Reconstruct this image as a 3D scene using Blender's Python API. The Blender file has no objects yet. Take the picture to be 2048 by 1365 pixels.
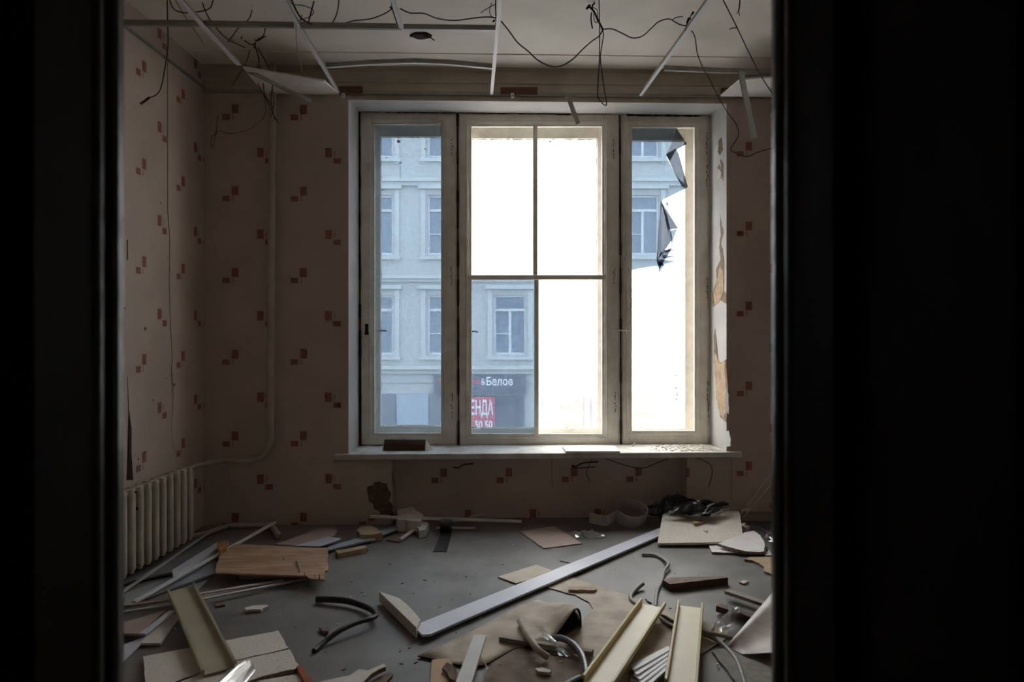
import bpy, math, random
from mathutils import Vector, noise as mnoise

# ------------------------------------------------------------------ camera, sky, exposure
scene = bpy.context.scene
COL = scene.collection
F = 1365.0            # focal length in pixels of the 2048 px wide frame (24 mm on 36 mm)
EYE = 1.55            # camera height above the room floor
HORIZON = 656.0       # horizon row in the photograph

cam_data = bpy.data.cameras.new('camera')
cam_data.sensor_width = 36.0
cam_data.lens = 36.0 * F / 2048.0
cam_data.shift_y = -(682.5 - HORIZON) / 2048.0
cam_data.clip_start = 0.02
cam_data.clip_end = 300
cam_data.dof.use_dof = True
cam_data.dof.focus_distance = 8.0
cam_data.dof.aperture_fstop = 3.5
cam = bpy.data.objects.new('camera', cam_data)
COL.objects.link(cam)
cam.location = (0, 0, EYE)
cam.rotation_euler = (math.radians(90), 0, 0)
scene.camera = cam

world = bpy.data.worlds.new('overcast_sky')
scene.world = world
world.use_nodes = True
bg = world.node_tree.nodes['Background']
bg.inputs['Color'].default_value = (1.0, 0.99, 0.97, 1)
bg.inputs['Strength'].default_value = 10.0

vs = scene.view_settings
vs.view_transform = 'Standard'
vs.look = 'None'
vs.gamma = 1.0
vs.use_curve_mapping = False
vs.exposure = 0.32
scene.cycles.use_denoising = True
scene.cycles.max_bounces = 10
scene.cycles.diffuse_bounces = 6
scene.cycles.transparent_max_bounces = 16
scene.cycles.sample_clamp_indirect = 8.0

rng = random.Random(7)

# ------------------------------------------------------------------ pixel helpers
def P(x, y, Y):
    return Vector(((x - 1024) * Y / F, Y, EYE - (y - HORIZON) * Y / F))

def fl(x, y, z=0.0):
    """point at height z seen at pixel x, y (works below and above the horizon)"""
    return P(x, y, (EYE - z) * F / (y - HORIZON))

SL = 0.031            # the window wall is not quite square to the view
WY = 5.405
def wall_y(X, d=0.0):
    return WY + SL * X + d

def pw(x, y, d=0.0):
    """point on a plane d behind the face of the window wall"""
    return P(x, y, (WY + d) / (1 - SL * (x - 1024) / F))

LX = -2.41            # face of the left wall
def pl(x, y, off=0.0):
    X = LX + off
    return P(x, y, X * F / (x - 1024))

# ------------------------------------------------------------------ mesh builder
class MB:
    def __init__(self):
        self.v, self.f, self.m, self.uv = [], [], [], []
    def face(self, pts, m=0, uv=None):
        b = len(self.v)
        self.v += [tuple(p) for p in pts]
        self.f.append(tuple(range(b, b + len(pts))))
        self.m.append(m); self.uv.append(uv)
    def hexa(self, a, b, m=0):
        """a, b: matching quads (bottom, top) -> closed solid"""
        n = len(a); s = len(self.v)
        self.v += [tuple(p) for p in a] + [tuple(p) for p in b]
        self.f.append(tuple(range(s + n - 1, s - 1, -1)))
        self.f.append(tuple(range(s + n, s + 2 * n)))
        for i in range(n):
            j = (i + 1) % n
            self.f.append((s + i, s + j, s + n + j, s + n + i))
        k = n + 2
        self.m += [m] * k; self.uv += [None] * k
    def box(self, x0, x1, y0, y1, z0, z1, m=0):
        a = [(x0, y0, z0), (x1, y0, z0), (x1, y1, z0), (x0, y1, z0)]
        b = [(p[0], p[1], z1) for p in a]
        self.hexa(a, b, m)
    def bar(self, p, q, w, h, up=(0, 0, 1), m=0):
        """rectangular bar, its underside centre line from p to q"""
        p, q, up = Vector(p), Vector(q), Vector(up)
        d = (q - p).normalized()
        s = d.cross(up).normalized(); u = s.cross(d).normalized()
        a = [p - s * w / 2, p + s * w / 2, q + s * w / 2, q - s * w / 2]
        self.hexa(a, [c + u * h for c in a], m)
    def tube(self, pts, r, n=8, m=0, cap=True, smooth_path=True):
        pts = [Vector(p) for p in pts]
        rad = r if isinstance(r, (list, tuple)) else None
        if smooth_path and len(pts) > 2:
            out, rr = [], []
            for i in range(len(pts) - 1):
                p0 = pts[max(i - 1, 0)]; p1 = pts[i]; p2 = pts[i + 1]; p3 = pts[min(i + 2, len(pts) - 1)]
                for k in range(5):
                    t = k / 5
                    out.append(0.5 * ((2 * p1) + (p2 - p0) * t + (2 * p0 - 5 * p1 + 4 * p2 - p3) * t * t + (3 * p1 - p0 - 3 * p2 + p3) * t ** 3))
                    if rad: rr.append(rad[i] * (1 - t) + rad[i + 1] * t)
            out.append(pts[-1])
            if rad: rr.append(rad[-1]); rad = rr
            pts = out
        s = len(self.v)
        prev = None
        for i, p in enumerate(pts):
            d = (pts[min(i + 1, len(pts) - 1)] - pts[max(i - 1, 0)])
            if d.length < 1e-9: d = Vector((0, 0, 1))
            d.normalize()
            if prev is None:
                ref = Vector((0, 0, 1)) if abs(d.z) < 0.9 else Vector((1, 0, 0))
                prev = d.cross(ref).normalized()
            a = prev - d * prev.dot(d)
            a = a.normalized() if a.length > 1e-6 else d.orthogonal().normalized()
            prev = a
            b = d.cross(a)
            rv = rad[i] if rad else r
            for k in range(n):
                t = 2 * math.pi * k / n
                self.v.append(tuple(p + (a * math.cos(t) + b * math.sin(t)) * rv))
        for i in range(len(pts) - 1):
            for k in range(n):
                k2 = (k + 1) % n
                self.f.append((s + i * n + k, s + i * n + k2, s + (i + 1) * n + k2, s + (i + 1) * n + k))
                self.m.append(m); self.uv.append(None)
        if cap:
            self.f.append(tuple(range(s + n - 1, s - 1, -1))); self.m.append(m); self.uv.append(None)
            e = s + (len(pts) - 1) * n
            self.f.append(tuple(range(e, e + n))); self.m.append(m); self.uv.append(None)
    def build(self, name, mats, parent=None, smooth=False, bevel=0.0):
        me = bpy.data.meshes.new(name)
        me.from_pydata(self.v, [], self.f)
        if not isinstance(mats, (list, tuple)): mats = [mats]
        for mm in mats: me.materials.append(mm)
        for i, p in enumerate(me.polygons):
            p.material_index = self.m[i]
            p.use_smooth = smooth
        if any(u is not None for u in self.uv):
            lay = me.uv_layers.new(name='UVMap')
            for i, p in enumerate(me.polygons):
                if self.uv[i] is None: continue
                for k, li in enumerate(p.loop_indices):
                    lay.data[li].uv = self.uv[i][k]
        me.update()
        o = bpy.data.objects.new(name, me)
        COL.objects.link(o)
        if parent is not None: o.parent = parent
        if smooth:
            try: me.set_sharp_from_angle(angle=math.radians(50))
            except Exception: pass
        if bevel:
            b = o.modifiers.new('bevel', 'BEVEL'); b.width = bevel; b.segments = 2; b.limit_method = 'ANGLE'
        return o

def tag(o, label, cat, group=None):
    o['label'] = label; o['category'] = cat
    if group: o['group'] = group
    return o

def struct(o, label=None):
    o['kind'] = 'structure'
    if label: o['label'] = label
    return o

def empty(name, loc=(0, 0, 0)):
    o = bpy.data.objects.new(name, None)
    o.empty_display_size = 0.1
    COL.objects.link(o)
    o.location = loc
    return o

# ------------------------------------------------------------------ materials
MATS = {}
def mat(name, col, rough=0.7, var=0.0, scale=8.0, col2=None, bump=0.0, bscale=60.0, metal=0.0, spec=0.5, coords='Object', stretch=None, contrast=(0.35, 0.65), detail=4):
    m = bpy.data.materials.new(name); m.use_nodes = True
    nt = m.node_tree; b = nt.nodes['Principled BSDF']
    b.inputs['Roughness'].default_value = rough
    b.inputs['Metallic'].default_value = metal
    b.inputs['Specular IOR Level'].default_value = spec
    tc = nt.nodes.new('ShaderNodeTexCoord')
    src = tc.outputs[coords]
    if stretch:
        mp = nt.nodes.new('ShaderNodeMapping'); mp.inputs['Scale'].default_value = stretch
        nt.links.new(src, mp.inputs['Vector']); src = mp.outputs['Vector']
    c = (*col, 1)
    if col2 is None and var:
        col2 = tuple(max(0, k * (1 - var)) for k in col)
    if col2 is not None:
        n = nt.nodes.new('ShaderNodeTexNoise'); n.inputs['Scale'].default_value = scale; n.inputs['Detail'].default_value = detail
        r = nt.nodes.new('ShaderNodeValToRGB')
        r.color_ramp.elements[0].position = contrast[0]; r.color_ramp.elements[1].position = contrast[1]
        r.color_ramp.elements[0].color = (*col2, 1); r.color_ramp.elements[1].color = c
        nt.links.new(src, n.inputs['Vector']); nt.links.new(n.outputs['Fac'], r.inputs['Fac'])
        nt.links.new(r.outputs['Color'], b.inputs['Base Color'])
    else:
        b.inputs['Base Color'].default_value = c
    if bump:
        n2 = nt.nodes.new('ShaderNodeTexNoise'); n2.inputs['Scale'].default_value = bscale; n2.inputs['Detail'].default_value = 5
        bp = nt.nodes.new('ShaderNodeBump'); bp.inputs['Strength'].default_value = bump; bp.inputs['Distance'].default_value = 0.01
        nt.links.new(src, n2.inputs['Vector']); nt.links.new(n2.outputs['Fac'], bp.inputs['Height'])
        nt.links.new(bp.outputs['Normal'], b.inputs['Normal'])
    MATS[name] = m
    return m

def thin_mat(name, tint, gloss=0.06, haze=0.0, hazecol=(0.8, 0.8, 0.8), rough=0.05, dirt=0.0, dscale=6.0):
    """thin transparent sheet: tinted transmission, some gloss, some dust"""
    m = bpy.data.materials.new(name); m.use_nodes = True
    nt = m.node_tree
    for n in list(nt.nodes): nt.nodes.remove(n)
    out = nt.nodes.new('ShaderNodeOutputMaterial')
    tr = nt.nodes.new('ShaderNodeBsdfTransparent'); tr.inputs['Color'].default_value = (*tint, 1)
    gl = nt.nodes.new('ShaderNodeBsdfGlossy'); gl.inputs['Roughness'].default_value = rough
    mix = nt.nodes.new('ShaderNodeMixShader'); mix.inputs[0].default_value = gloss
    nt.links.new(tr.outputs[0], mix.inputs[1]); nt.links.new(gl.outputs[0], mix.inputs[2])
    last = mix
    if haze:
        tl = nt.nodes.new('ShaderNodeBsdfTranslucent'); tl.inputs['Color'].default_value = (*hazecol, 1)
        df = nt.nodes.new('ShaderNodeBsdfDiffuse'); df.inputs['Color'].default_value = (*hazecol, 1)
        hm = nt.nodes.new('ShaderNodeMixShader'); hm.inputs[0].default_value = 0.35
        nt.links.new(tl.outputs[0], hm.inputs[1]); nt.links.new(df.outputs[0], hm.inputs[2])
        m2 = nt.nodes.new('ShaderNodeMixShader')
        nt.links.new(last.outputs[0], m2.inputs[1]); nt.links.new(hm.outputs[0], m2.inputs[2])
        m2.inputs[0].default_value = haze
        if dirt:
            tc = nt.nodes.new('ShaderNodeTexCoord')
            n = nt.nodes.new('ShaderNodeTexNoise'); n.inputs['Scale'].default_value = dscale; n.inputs['Detail'].default_value = 6
            mr = nt.nodes.new('ShaderNodeMapRange')
            mr.inputs['From Min'].default_value = 0.4; mr.inputs['From Max'].default_value = 0.75
            mr.inputs['To Min'].default_value = haze; mr.inputs['To Max'].default_value = haze + dirt
            nt.links.new(tc.outputs['Object'], n.inputs['Vector']); nt.links.new(n.outputs['Fac'], mr.inputs['Value'])
            nt.links.new(mr.outputs[0], m2.inputs[0])
        last = m2
    nt.links.new(last.outputs[0], out.inputs[0])
    MATS[name] = m
    return m

def wallpaper_mat():
    m = bpy.data.materials.new('wallpaper'); m.use_nodes = True
    nt = m.node_tree; N = nt.nodes; L = nt.links
    b = N['Principled BSDF']; b.inputs['Roughness'].default_value = 0.75; b.inputs['Specular IOR Level'].default_value = 0.25
    uv = N.new('ShaderNodeUVMap'); sep = N.new('ShaderNodeSeparateXYZ')
    L.new(uv.outputs[0], sep.inputs[0])
    def math_(op, a, bb=None, c=None):
        n = N.new('ShaderNodeMath'); n.operation = op
        for i, k in enumerate((a, bb, c)):
            if k is None: continue
            if isinstance(k, (int, float)): n.inputs[i].default_value = k
            else: L.new(k, n.inputs[i])
        return n.outputs[0]
    def cell(du, dv):
        u = math_('WRAP', math_('SUBTRACT', sep.outputs[0], du), 0.265, -0.265)
        v = math_('WRAP', math_('SUBTRACT', sep.outputs[1], dv), 0.32, -0.32)
        return u, v
    def rect(u, v, x0, x1, z0, z1):
        # compare: 1 inside
        a = math_('COMPARE', u, (x0 + x1) / 2, (x1 - x0) / 2)
        c = math_('COMPARE', v, (z0 + z1) / 2, (z1 - z0) / 2)
        return math_('MULTIPLY', a, c)
    u1, v1 = cell(0, 0); u2, v2 = cell(0.265, 0.30)
    strong = None; weak = None
    for r in (rect(u1, v1, .006, .058, -.012, .058), rect(u1, v1, -.066, -.010, -.060, -.018),
              rect(u2, v2, -.0625, -.012, -.012, .060), rect(u2, v2, .000, .058, -.060, -.018)):
        strong = r if strong is None else math_('MAXIMUM', strong, r)
    dash1 = math_('GREATER_THAN', math_('SINE', math_('MULTIPLY', sep.outputs[1], 560.0)), -0.2)
    for r in (rect(u1, v1, .006, .024, -.060, -.020), rect(u2, v2, .000, .016, .000, .045)):
        r = math_('MULTIPLY', r, dash1)
        weak = r if weak is None else math_('MAXIMUM', weak, r)
    faint = None
    for r in (rect(u1, v1, -.03, .08, -.02, .075), rect(u1, v1, -.085, .0, -.075, .0), rect(u2, v2, -.08, .0, -.03, .075), rect(u2, v2, -.02, .07, -.07, .0),
              rect(u1, v1, .10, .19, .10, .16), rect(u2, v2, -.2, -.1, .12, .19)):
        faint = r if faint is None else math_('MAXIMUM', faint, r)
    nz = N.new('ShaderNodeTexNoise'); nz.inputs['Scale'].default_value = 3.0; nz.inputs['Detail'].default_value = 6
    tc = N.new('ShaderNodeTexCoord'); L.new(tc.outputs['Object'], nz.inputs['Vector'])
    rp = N.new('ShaderNodeValToRGB'); rp.color_ramp.elements[0].position = .3; rp.color_ramp.elements[1].position = .7
    rp.color_ramp.elements[0].color = (.475, .388, .335, 1); rp.color_ramp.elements[1].color = (.56, .46, .40, 1)
    L.new(nz.outputs['Fac'], rp.inputs['Fac'])
    nf = N.new('ShaderNodeTexNoise'); nf.inputs['Scale'].default_value = 70.0; nf.inputs['Detail'].default_value = 3
    L.new(tc.outputs['Object'], nf.inputs['Vector'])
    col = rp.outputs[0]
    def mixc(fac, a, rgb):
        mx = N.new('ShaderNodeMix'); mx.data_type = 'RGBA'
        if isinstance(fac, (int, float)): mx.inputs[0].default_value = fac
        else: L.new(fac, mx.inputs[0])
        L.new(a, mx.inputs[6]); mx.inputs[7].default_value = (*rgb, 1)
        return mx.outputs[2]
    col = mixc(math_('MULTIPLY', faint, 0.25), col, (.46, .34, .28))
    patch = math_('MULTIPLY_ADD', nf.outputs['Fac'], 0.55, 0.55)
    col = mixc(math_('MULTIPLY', strong, patch), col, (.24, .06, .045))
    col = mixc(math_('MULTIPLY', weak, 0.8), col, (.27, .11, .085))
    L.new(col, b.inputs['Base Color'])
    bp = N.new('ShaderNodeBump'); bp.inputs['Strength'].default_value = 0.15; bp.inputs['Distance'].default_value = 0.004
    L.new(nf.outputs['Fac'], bp.inputs['Height']); L.new(bp.outputs['Normal'], b.inputs['Normal'])
    MATS['wallpaper'] = m
    return m

wallpaper_mat()
mat('sill_paint', (.60, .575, .54), .7, col2=(.42, .39, .35), scale=7, bump=.25, bscale=25, contrast=(.3, .55))
mat('plaster_white', (.52, .505, .49), .8, .12, 5, bump=.15, bscale=30)
mat('ceiling_paint', (.86, .815, .745), .85, .10, 2.5, bump=.1, bscale=20)
mat('cornice_paint', (.53, .465, .375), .85, .18, 4, bump=.1, bscale=20)
mat('old_paint', (.84, .80, .72), .5, col2=(.70, .65, .565), scale=9, bump=.2, bscale=40, contrast=(.3, .6))
mat('outer_paint', (.80, .77, .72), .6, col2=(.70, .655, .59), scale=12, bump=.2, bscale=40)
mat('scar', (.26, .215, .165), .9, .4, 30)
mat('peel_edge', (.30, .215, .145), .95, .4, 30, bump=.3)
mat('crack_dark', (.035, .018, .012), .9, .4, 20)
mat('raw_wood_dark', (0.170, 0.076, 0.048), .8, .4, 12, stretch=(1, 8, 8))
mat('floor_lino', (.232, .217, .206), .5, col2=(.132, .122, .115), scale=3.0, bump=.12, bscale=18, spec=.45, contrast=(.3, .72), detail=10)
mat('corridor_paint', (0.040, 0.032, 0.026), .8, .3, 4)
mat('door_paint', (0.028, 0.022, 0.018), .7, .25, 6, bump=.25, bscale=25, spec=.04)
mat('door_bead', (.045, .040, .034), .35, .25, 10, bump=.3, bscale=18, spec=.5)
mat('radiator_paint', (.50, .46, .375), .5, .2, 14, bump=.12, bscale=30)
mat('pipe_paint', (.45, .40, .33), .5, .18, 10)
mat('white_metal', (0.759, 0.759, 0.782), .42, .08, 6)
mat('grey_metal', (.36, .35, .31), .45, .2, 12, metal=.3)
mat('lavender_metal', (0.644, 0.655, 0.736), .38, .08, 5)
mat('blue_grey_panel', (0.380, 0.402, 0.443), .5, .15, 6)
mat('dark_grey_panel', (.20, .20, .205), .55, .2, 6)
mat('tile_speckle', (0.736, 0.690, 0.615), .9, col2=(.46, .42, .36), scale=95, contrast=(.30, .42), bump=.3, bscale=140)
mat('tile_white', (0.759, 0.736, 0.713), .9, .08, 12, bump=.2, bscale=90)
mat('gypsum', (0.713, 0.678, 0.632), .9, .12, 18, bump=.2, bscale=50)
mat('gypsum_edge', (.34, .27, .22), .95, .5, 60)
mat('plywood', (0.506, 0.328, 0.213), .65, col2=(.32, .19, .12), scale=5, stretch=(1, 6, 1), bump=.15, bscale=30)
mat('plywood_pink', (0.483, 0.368, 0.322), .65, .15, 6, bump=.1, bscale=30)
mat('wood_light', (.46, .34, .22), .7, .25, 10, stretch=(1, 6, 6), bump=.2)
mat('wood_orange', (.50, .27, .10), .55, .2, 8)
mat('wood_grey', (.36, .32, .27), .8, .3, 10, stretch=(1, 8, 8))
mat('wood_brown', (.22, .15, .115), .75, .35, 10, stretch=(2, 6, 6), bump=.2)
mat('wood_dark', (.10, .05, .035), .6, .3, 10, stretch=(6, 1, 1))
mat('white_lath', (0.690, 0.673, 0.644), .6, .12, 10)
mat('grey_lath', (0.460, 0.443, 0.414), .65, .2, 10)
mat('yellow_plastic', (0.759, 0.644, 0.310), .38, .12, 5)
mat('yellow_plastic_face', (0.736, 0.667, 0.460), .38, .12, 5)
mat('green_plastic', (.47, .445, .31), .4, .15, 6)
mat('lino_beige', (0.575, 0.489, 0.385), .7, col2=(.37, .30, .23), scale=7, bump=.15, bscale=25)
mat('lino_under', (.02, .018, .017), .6)
mat('lino_brown', (.235, .175, .13), .85, col2=(.13, .09, .065), scale=9, bump=.3, bscale=30)
mat('paper_beige', (0.644, 0.564, 0.460), .8, .15, 10)
mat('carpet_grey', (.33, .31, .275), .95, .25, 40, bump=.4, bscale=90)
mat('black_rubber', (.018, .018, .019), .45, .2, 20)
mat('grey_cable', (.33, .32, .29), .5, .2, 20)
mat('beige_hose', (.46, .39, .31), .55, .2, 20)
mat('dark_grey_hose', (.12, .12, .13), .3)
mat('wire_brown', (.085, .060, .045), .7, .3, 40)
mat('wire_black', (.015, .013, .012), .6)
mat('string_beige', (.50, .43, .33), .8)
mat('foil_dark', (.10, .10, .098), .32, .6, 14, metal=.6)
mat('foam_white', (.46, .43, .40), .7, .1, 8)
mat('leather_brown', (.055, .018, .012), .35, .3, 8)
mat('card_pale', (0.667, 0.621, 0.552), .8, .1, 20)
mat('orange_metal', (.42, .13, .05), .45, .2, 12)
mat('brick_bare', (.155, .105, .08), .95, .5, 25, bump=.8, bscale=30)
mat('plaster_orange', (.52, .37, .245), .95, .3, 22, bump=.6, bscale=40)
mat('rubble', (.72, .66, .58), .95, .25, 60, bump=.3)
mat('diffuser_plastic', (.56, .535, .50), .35, col2=(.40, .33, .29), scale=3.5, contrast=(.35, .5))
mat('facade', (0.400, 0.410, 0.400), .9, .05, .6)
mat('facade_trim', (0.460, 0.470, 0.460), .9, .05, .6)
mat('facade_dark', (0.170, 0.190, 0.220), .8, .1, 1.0)
mat('facade_pane', (0.170, 0.200, 0.250), .12)
mat('facade_frame', (0.550, 0.550, 0.560), .6)
mat('shop_blue', (0.300, 0.350, 0.400), .6)
mat('asphalt', (0.250, 0.250, 0.250), .9, .2, 2)
mat('sign_yellow', (0.500, 0.460, 0.180), .6)
mat('sign_red', (0.450, 0.100, 0.140), .6)
mat('sign_orange', (0.520, 0.320, 0.100), .6)
mat('sign_white', (0.700, 0.700, 0.720), .6)
mat('sign_ink', (0.040, 0.042, 0.030), .7)
mat('sign_blue', (0.260, 0.400, 0.480), .6)
mat('sign_grey', (0.100, 0.110, 0.140), .7)
thin_mat('glass_clear', (.97, .98, .98), .05, haze=.05, dirt=.04, hazecol=(.85, .87, .9))
thin_mat('film_tint', (.36, .41, .46), .03, haze=.025, dirt=.02, hazecol=(.62, .72, .86), dscale=3)
thin_mat('film_fold', (.30, .32, .36), .06, haze=.05, hazecol=(.40, .40, .44))
thin_mat('clear_plastic', (.88, .88, .88), .30, haze=.15, hazecol=(.8, .8, .8), rough=.12)
thin_mat('strip_translucent', (.60, .60, .56), .12, haze=.3, hazecol=(.6, .6, .56))
M = MATS

# ------------------------------------------------------------------ generic pieces
def jag_poly(pts, amp, step, seed):
    """subdivide a 3D polygon's edges and shake the new points in plan"""
    r = random.Random(seed); out = []
    for i, p in enumerate(pts):
        q = pts[(i + 1) % len(pts)]
        n = max(1, int((q - p).length / step))
        for k in range(n):
            c = p.lerp(q, k / n)
            if k: c = c + Vector((r.uniform(-amp, amp), r.uniform(-amp, amp), 0))
            out.append(c)
    return out

def slab(name, px, mats, label, cat, z=0.012, th=0.010, jag=0, seed=1, step=.04, group=None, parent=None, normal=None, side=0):
    """flat piece traced on a surface at height z; px entries (x, y) or (x, y, z)"""
    pts = [fl(p[0], p[1], p[2] if len(p) > 2 else z) for p in px]
    if jag: pts = jag_poly(pts, jag, step, seed)
    mb = MB()
    dn = Vector((0, 0, -th)) if normal is None else Vector(normal) * th
    a = [p + dn for p in pts]
    n = len(pts)
    area = sum(pts[i].x * pts[(i + 1) % n].y - pts[(i + 1) % n].x * pts[i].y for i in range(n))
    if area < 0: a.reverse(); pts.reverse()
    mb.hexa(a, pts)
    if side:
        for i in range(2, len(mb.m)): mb.m[i] = 1
    o = mb.build(name, mats, parent)
    if label: tag(o, label, cat, group)
    return o

def lath(name, p, q, w, h, m, label, cat='lath', group=None):
    mb = MB(); mb.bar(p, q, w, h)
    o = mb.build(name, m, bevel=min(w, h) * .12)
    return tag(o, label, cat, group)

def wire(name, pts, r, m, label, cat='wire', group=None, n=6, extra=None):
    mb = MB()
    mb.tube([P(*p) if not isinstance(p, Vector) else p for p in pts], r, n)
    if extra:
        for e, rr in extra: mb.tube([P(*p) if not isinstance(p, Vector) else p for p in e], rr, n)
    o = mb.build(name, m, smooth=True)
    if label: tag(o, label, cat, group)
    return o

def text_mesh(body, size, loc, m, name, parent, bold=0.0, width=None, height=None):
    cu = bpy.data.curves.new('letters', 'FONT'); cu.body = body; cu.size = size; cu.extrude = .004; cu.offset = bold
    cu.align_x = 'CENTER'; cu.align_y = 'CENTER'
    tmp = bpy.data.objects.new('letters_source', cu); COL.objects.link(tmp)
    dg = bpy.context.evaluated_depsgraph_get(); dg.update()
    me = bpy.data.meshes.new_from_object(tmp.evaluated_get(dg))
    bpy.data.objects.remove(tmp, do_unlink=True)
    xs = [v.co.x for v in me.vertices]; ys = [v.co.y for v in me.vertices]
    sx = width / (max(xs) - min(xs)) if width else 1
    sy = height / (max(ys) - min(ys)) if height else 1
    cx = (max(xs) + min(xs)) / 2; cy = (max(ys) + min(ys)) / 2
    for v in me.vertices:
        x, y, z = v.co
        v.co = ((x - cx) * sx, -z, (y - cy) * sy)
    me.materials.clear(); me.materials.append(m)
    for p in me.polygons: p.material_index = 0
    o = bpy.data.objects.new(name, me); COL.objects.link(o)
    o.parent = parent; o.location = loc
    return o

# ================================================================== THE SETTING
ROOM_R = 3.3
ROOM_F = 0.97          # room-side face of the door wall
CEIL = 3.60
XL0 = pw(697, 500).x; XR0 = pw(1453, 500).x             # window opening at the wall face
XL1 = pw(718, 500, .36).x; XR1 = pw(1420, 500, .36).x   # and at the window frame
ZT0 = pw(1024, 203).z; ZT1 = pw(1024, 227, .36).z
SILL = 0.56
NX0 = pw(783, 950).x; NX1 = pw(1374, 950).x             # radiator niche under the window
ND = .15

# floor
mb = MB(); mb.box(LX - .3, ROOM_R + .3, -2.2, 6.2, -.12, 0)
struct(mb.build('floor', M['floor_lino']), 'bare grey worn linoleum floor littered with debris')
# ceiling
mb = MB(); mb.box(LX - .3, ROOM_R + .3, ROOM_F - .4, 6.2, CEIL, CEIL + .2)
struct(mb.build('ceiling', M['ceiling_paint']), 'old painted plaster ceiling with a cornice line')

# window wall
def plan_prism(mb, plan, z0, z1, m_front=0, uvoff=(0, 0)):
    """plan = list of (X, d) in wall depth; faces with d == 0 at both ends get wallpaper"""
    pts = [(X, wall_y(X, d)) for X, d in plan]
    n = len(pts)
    mb.face([(x, y, z0) for x, y in pts][::-1], 1)
    mb.face([(x, y, z1) for x, y in pts], 1)
    for i in range(n):
        j = (i + 1) % n
        (xa, ya), (xb, yb) = pts[i], pts[j]
        q = [(xa, ya, z0), (xb, yb, z0), (xb, yb, z1), (xa, ya, z1)]
        paper = plan[i][1] <= ND + .001 and plan[j][1] <= ND + .001 and m_front == 0
        du = [abs(plan[i][1]) * .9, abs(plan[j][1]) * .9]
        uv = [(xa + uvoff[0] + du[0], z0 + uvoff[1]), (xb + uvoff[0] + du[1], z0 + uvoff[1]), (xb + uvoff[0] + du[1], z1 + uvoff[1]), (xa + uvoff[0] + du[0], z1 + uvoff[1])]
        mb.face(q, 0 if paper else 1, uv)
LU = (1.668, -1.96)
RU = (-1.864, -.402 - .02)
mb = MB()
plan_prism(mb, [(LX - .3, 0), (XL0, 0), (XL1, .36), (XL1, .62), (LX - .3, .62)], 0, CEIL, 0, LU)
plan_prism(mb, [(XR0, 0), (ROOM_R + .3, 0), (ROOM_R + .3, .62), (XR1, .62), (XR1, .36)], 0, CEIL, 0, RU)
# parapet under the sill: two cheeks and the niche
plan_prism(mb, [(XL0, 0), (NX0, 0), (NX0, ND), (NX0, .62), (XL0, .62)], 0, SILL - .045, 0, LU)
plan_prism(mb, [(NX1, 0), (XR0, 0), (XR0, .62), (NX1, .62), (NX1, ND)], 0, SILL - .045, 0, (-.30 + .0, -.37))
plan_prism(mb, [(NX0, ND), (NX1, ND), (NX1, .62), (NX0, .62)], 0, SILL - .045, 0, (-pw(1010, 955, ND).x - ND * .9, -pw(1010, 951, ND).z))
# strip of wall right under the frame
plan_prism(mb, [(XL0, .36), (XR0, .36), (XR0, .62), (XL0, .62)], SILL - .045, SILL, 1)
# lintel: sloping soffit
for xa, xb in ((XL0, XR0),):
    prof = [(0, ZT0), (.36, ZT1), (.62, ZT1), (.62, CEIL), (0, CEIL)]
    A = [(xa, wall_y(xa, d), z) for d, z in prof]; B = [(xb, wall_y(xb, d), z) for d, z in prof]
    mb.face(A, 1); mb.face(B[::-1], 1)
    for i in range(5):
        j = (i + 1) % 5
        fr = prof[i][0] == 0 and prof[j][0] == 0
        uv = [(0.1, .1)] * 4
        mb.face([A[i], B[i], B[j], A[j]], 2 if fr else 1, uv)
wall_back = struct(mb.build('wall_back', [M['wallpaper'], M['plaster_white'], M['cornice_paint']]), 'papered window wall, beige with small red squares')

# left wall
mb = MB()
Yc = wall_y(LX) + .6
mb.face([(LX, ROOM_F - .4, 0), (LX, Yc, 0), (LX, Yc, CEIL), (LX, ROOM_F - .4, CEIL)], 0,
        [(ROOM_F - .4 - 4.44, -1.96), (Yc - 4.44, -1.96), (Yc - 4.44, CEIL - 1.96), (ROOM_F - .4 - 4.44, CEIL - 1.96)])
mb.box(LX - .3, LX - .002, ROOM_F - .4, Yc, -.1, CEIL + .2, 1)
wall_left = struct(mb.build('wall_left', [M['wallpaper'], M['plaster_white']]), 'papered side wall with torn wallpaper above the radiator')
# right wall (out of view)
mb = MB()
mb.face([(ROOM_R, 6.1, 0), (ROOM_R, ROOM_F - .4, 0), (ROOM_R, ROOM_F - .4, CEIL), (ROOM_R, 6.1, CEIL)], 0,
        [(0, 0), (5.4, 0), (5.4, CEIL), (0, CEIL)])
mb.box(ROOM_R + .002, ROOM_R + .3, ROOM_F - .4, 6.1, -.1, CEIL + .2, 1)
struct(mb.build('wall_right', [M['wallpaper'], M['plaster_white']]), 'papered side wall')

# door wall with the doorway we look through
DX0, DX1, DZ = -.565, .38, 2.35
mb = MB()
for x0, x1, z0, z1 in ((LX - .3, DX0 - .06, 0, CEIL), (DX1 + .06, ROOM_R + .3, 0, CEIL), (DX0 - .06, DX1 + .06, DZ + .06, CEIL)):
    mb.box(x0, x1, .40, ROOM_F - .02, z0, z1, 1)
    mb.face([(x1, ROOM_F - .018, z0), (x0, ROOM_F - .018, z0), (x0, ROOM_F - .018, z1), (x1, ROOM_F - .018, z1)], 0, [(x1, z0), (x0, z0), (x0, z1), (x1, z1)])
struct(mb.build('wall_front', [M['wallpaper'], M['corridor_paint']]), 'wall with the doorway')

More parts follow.
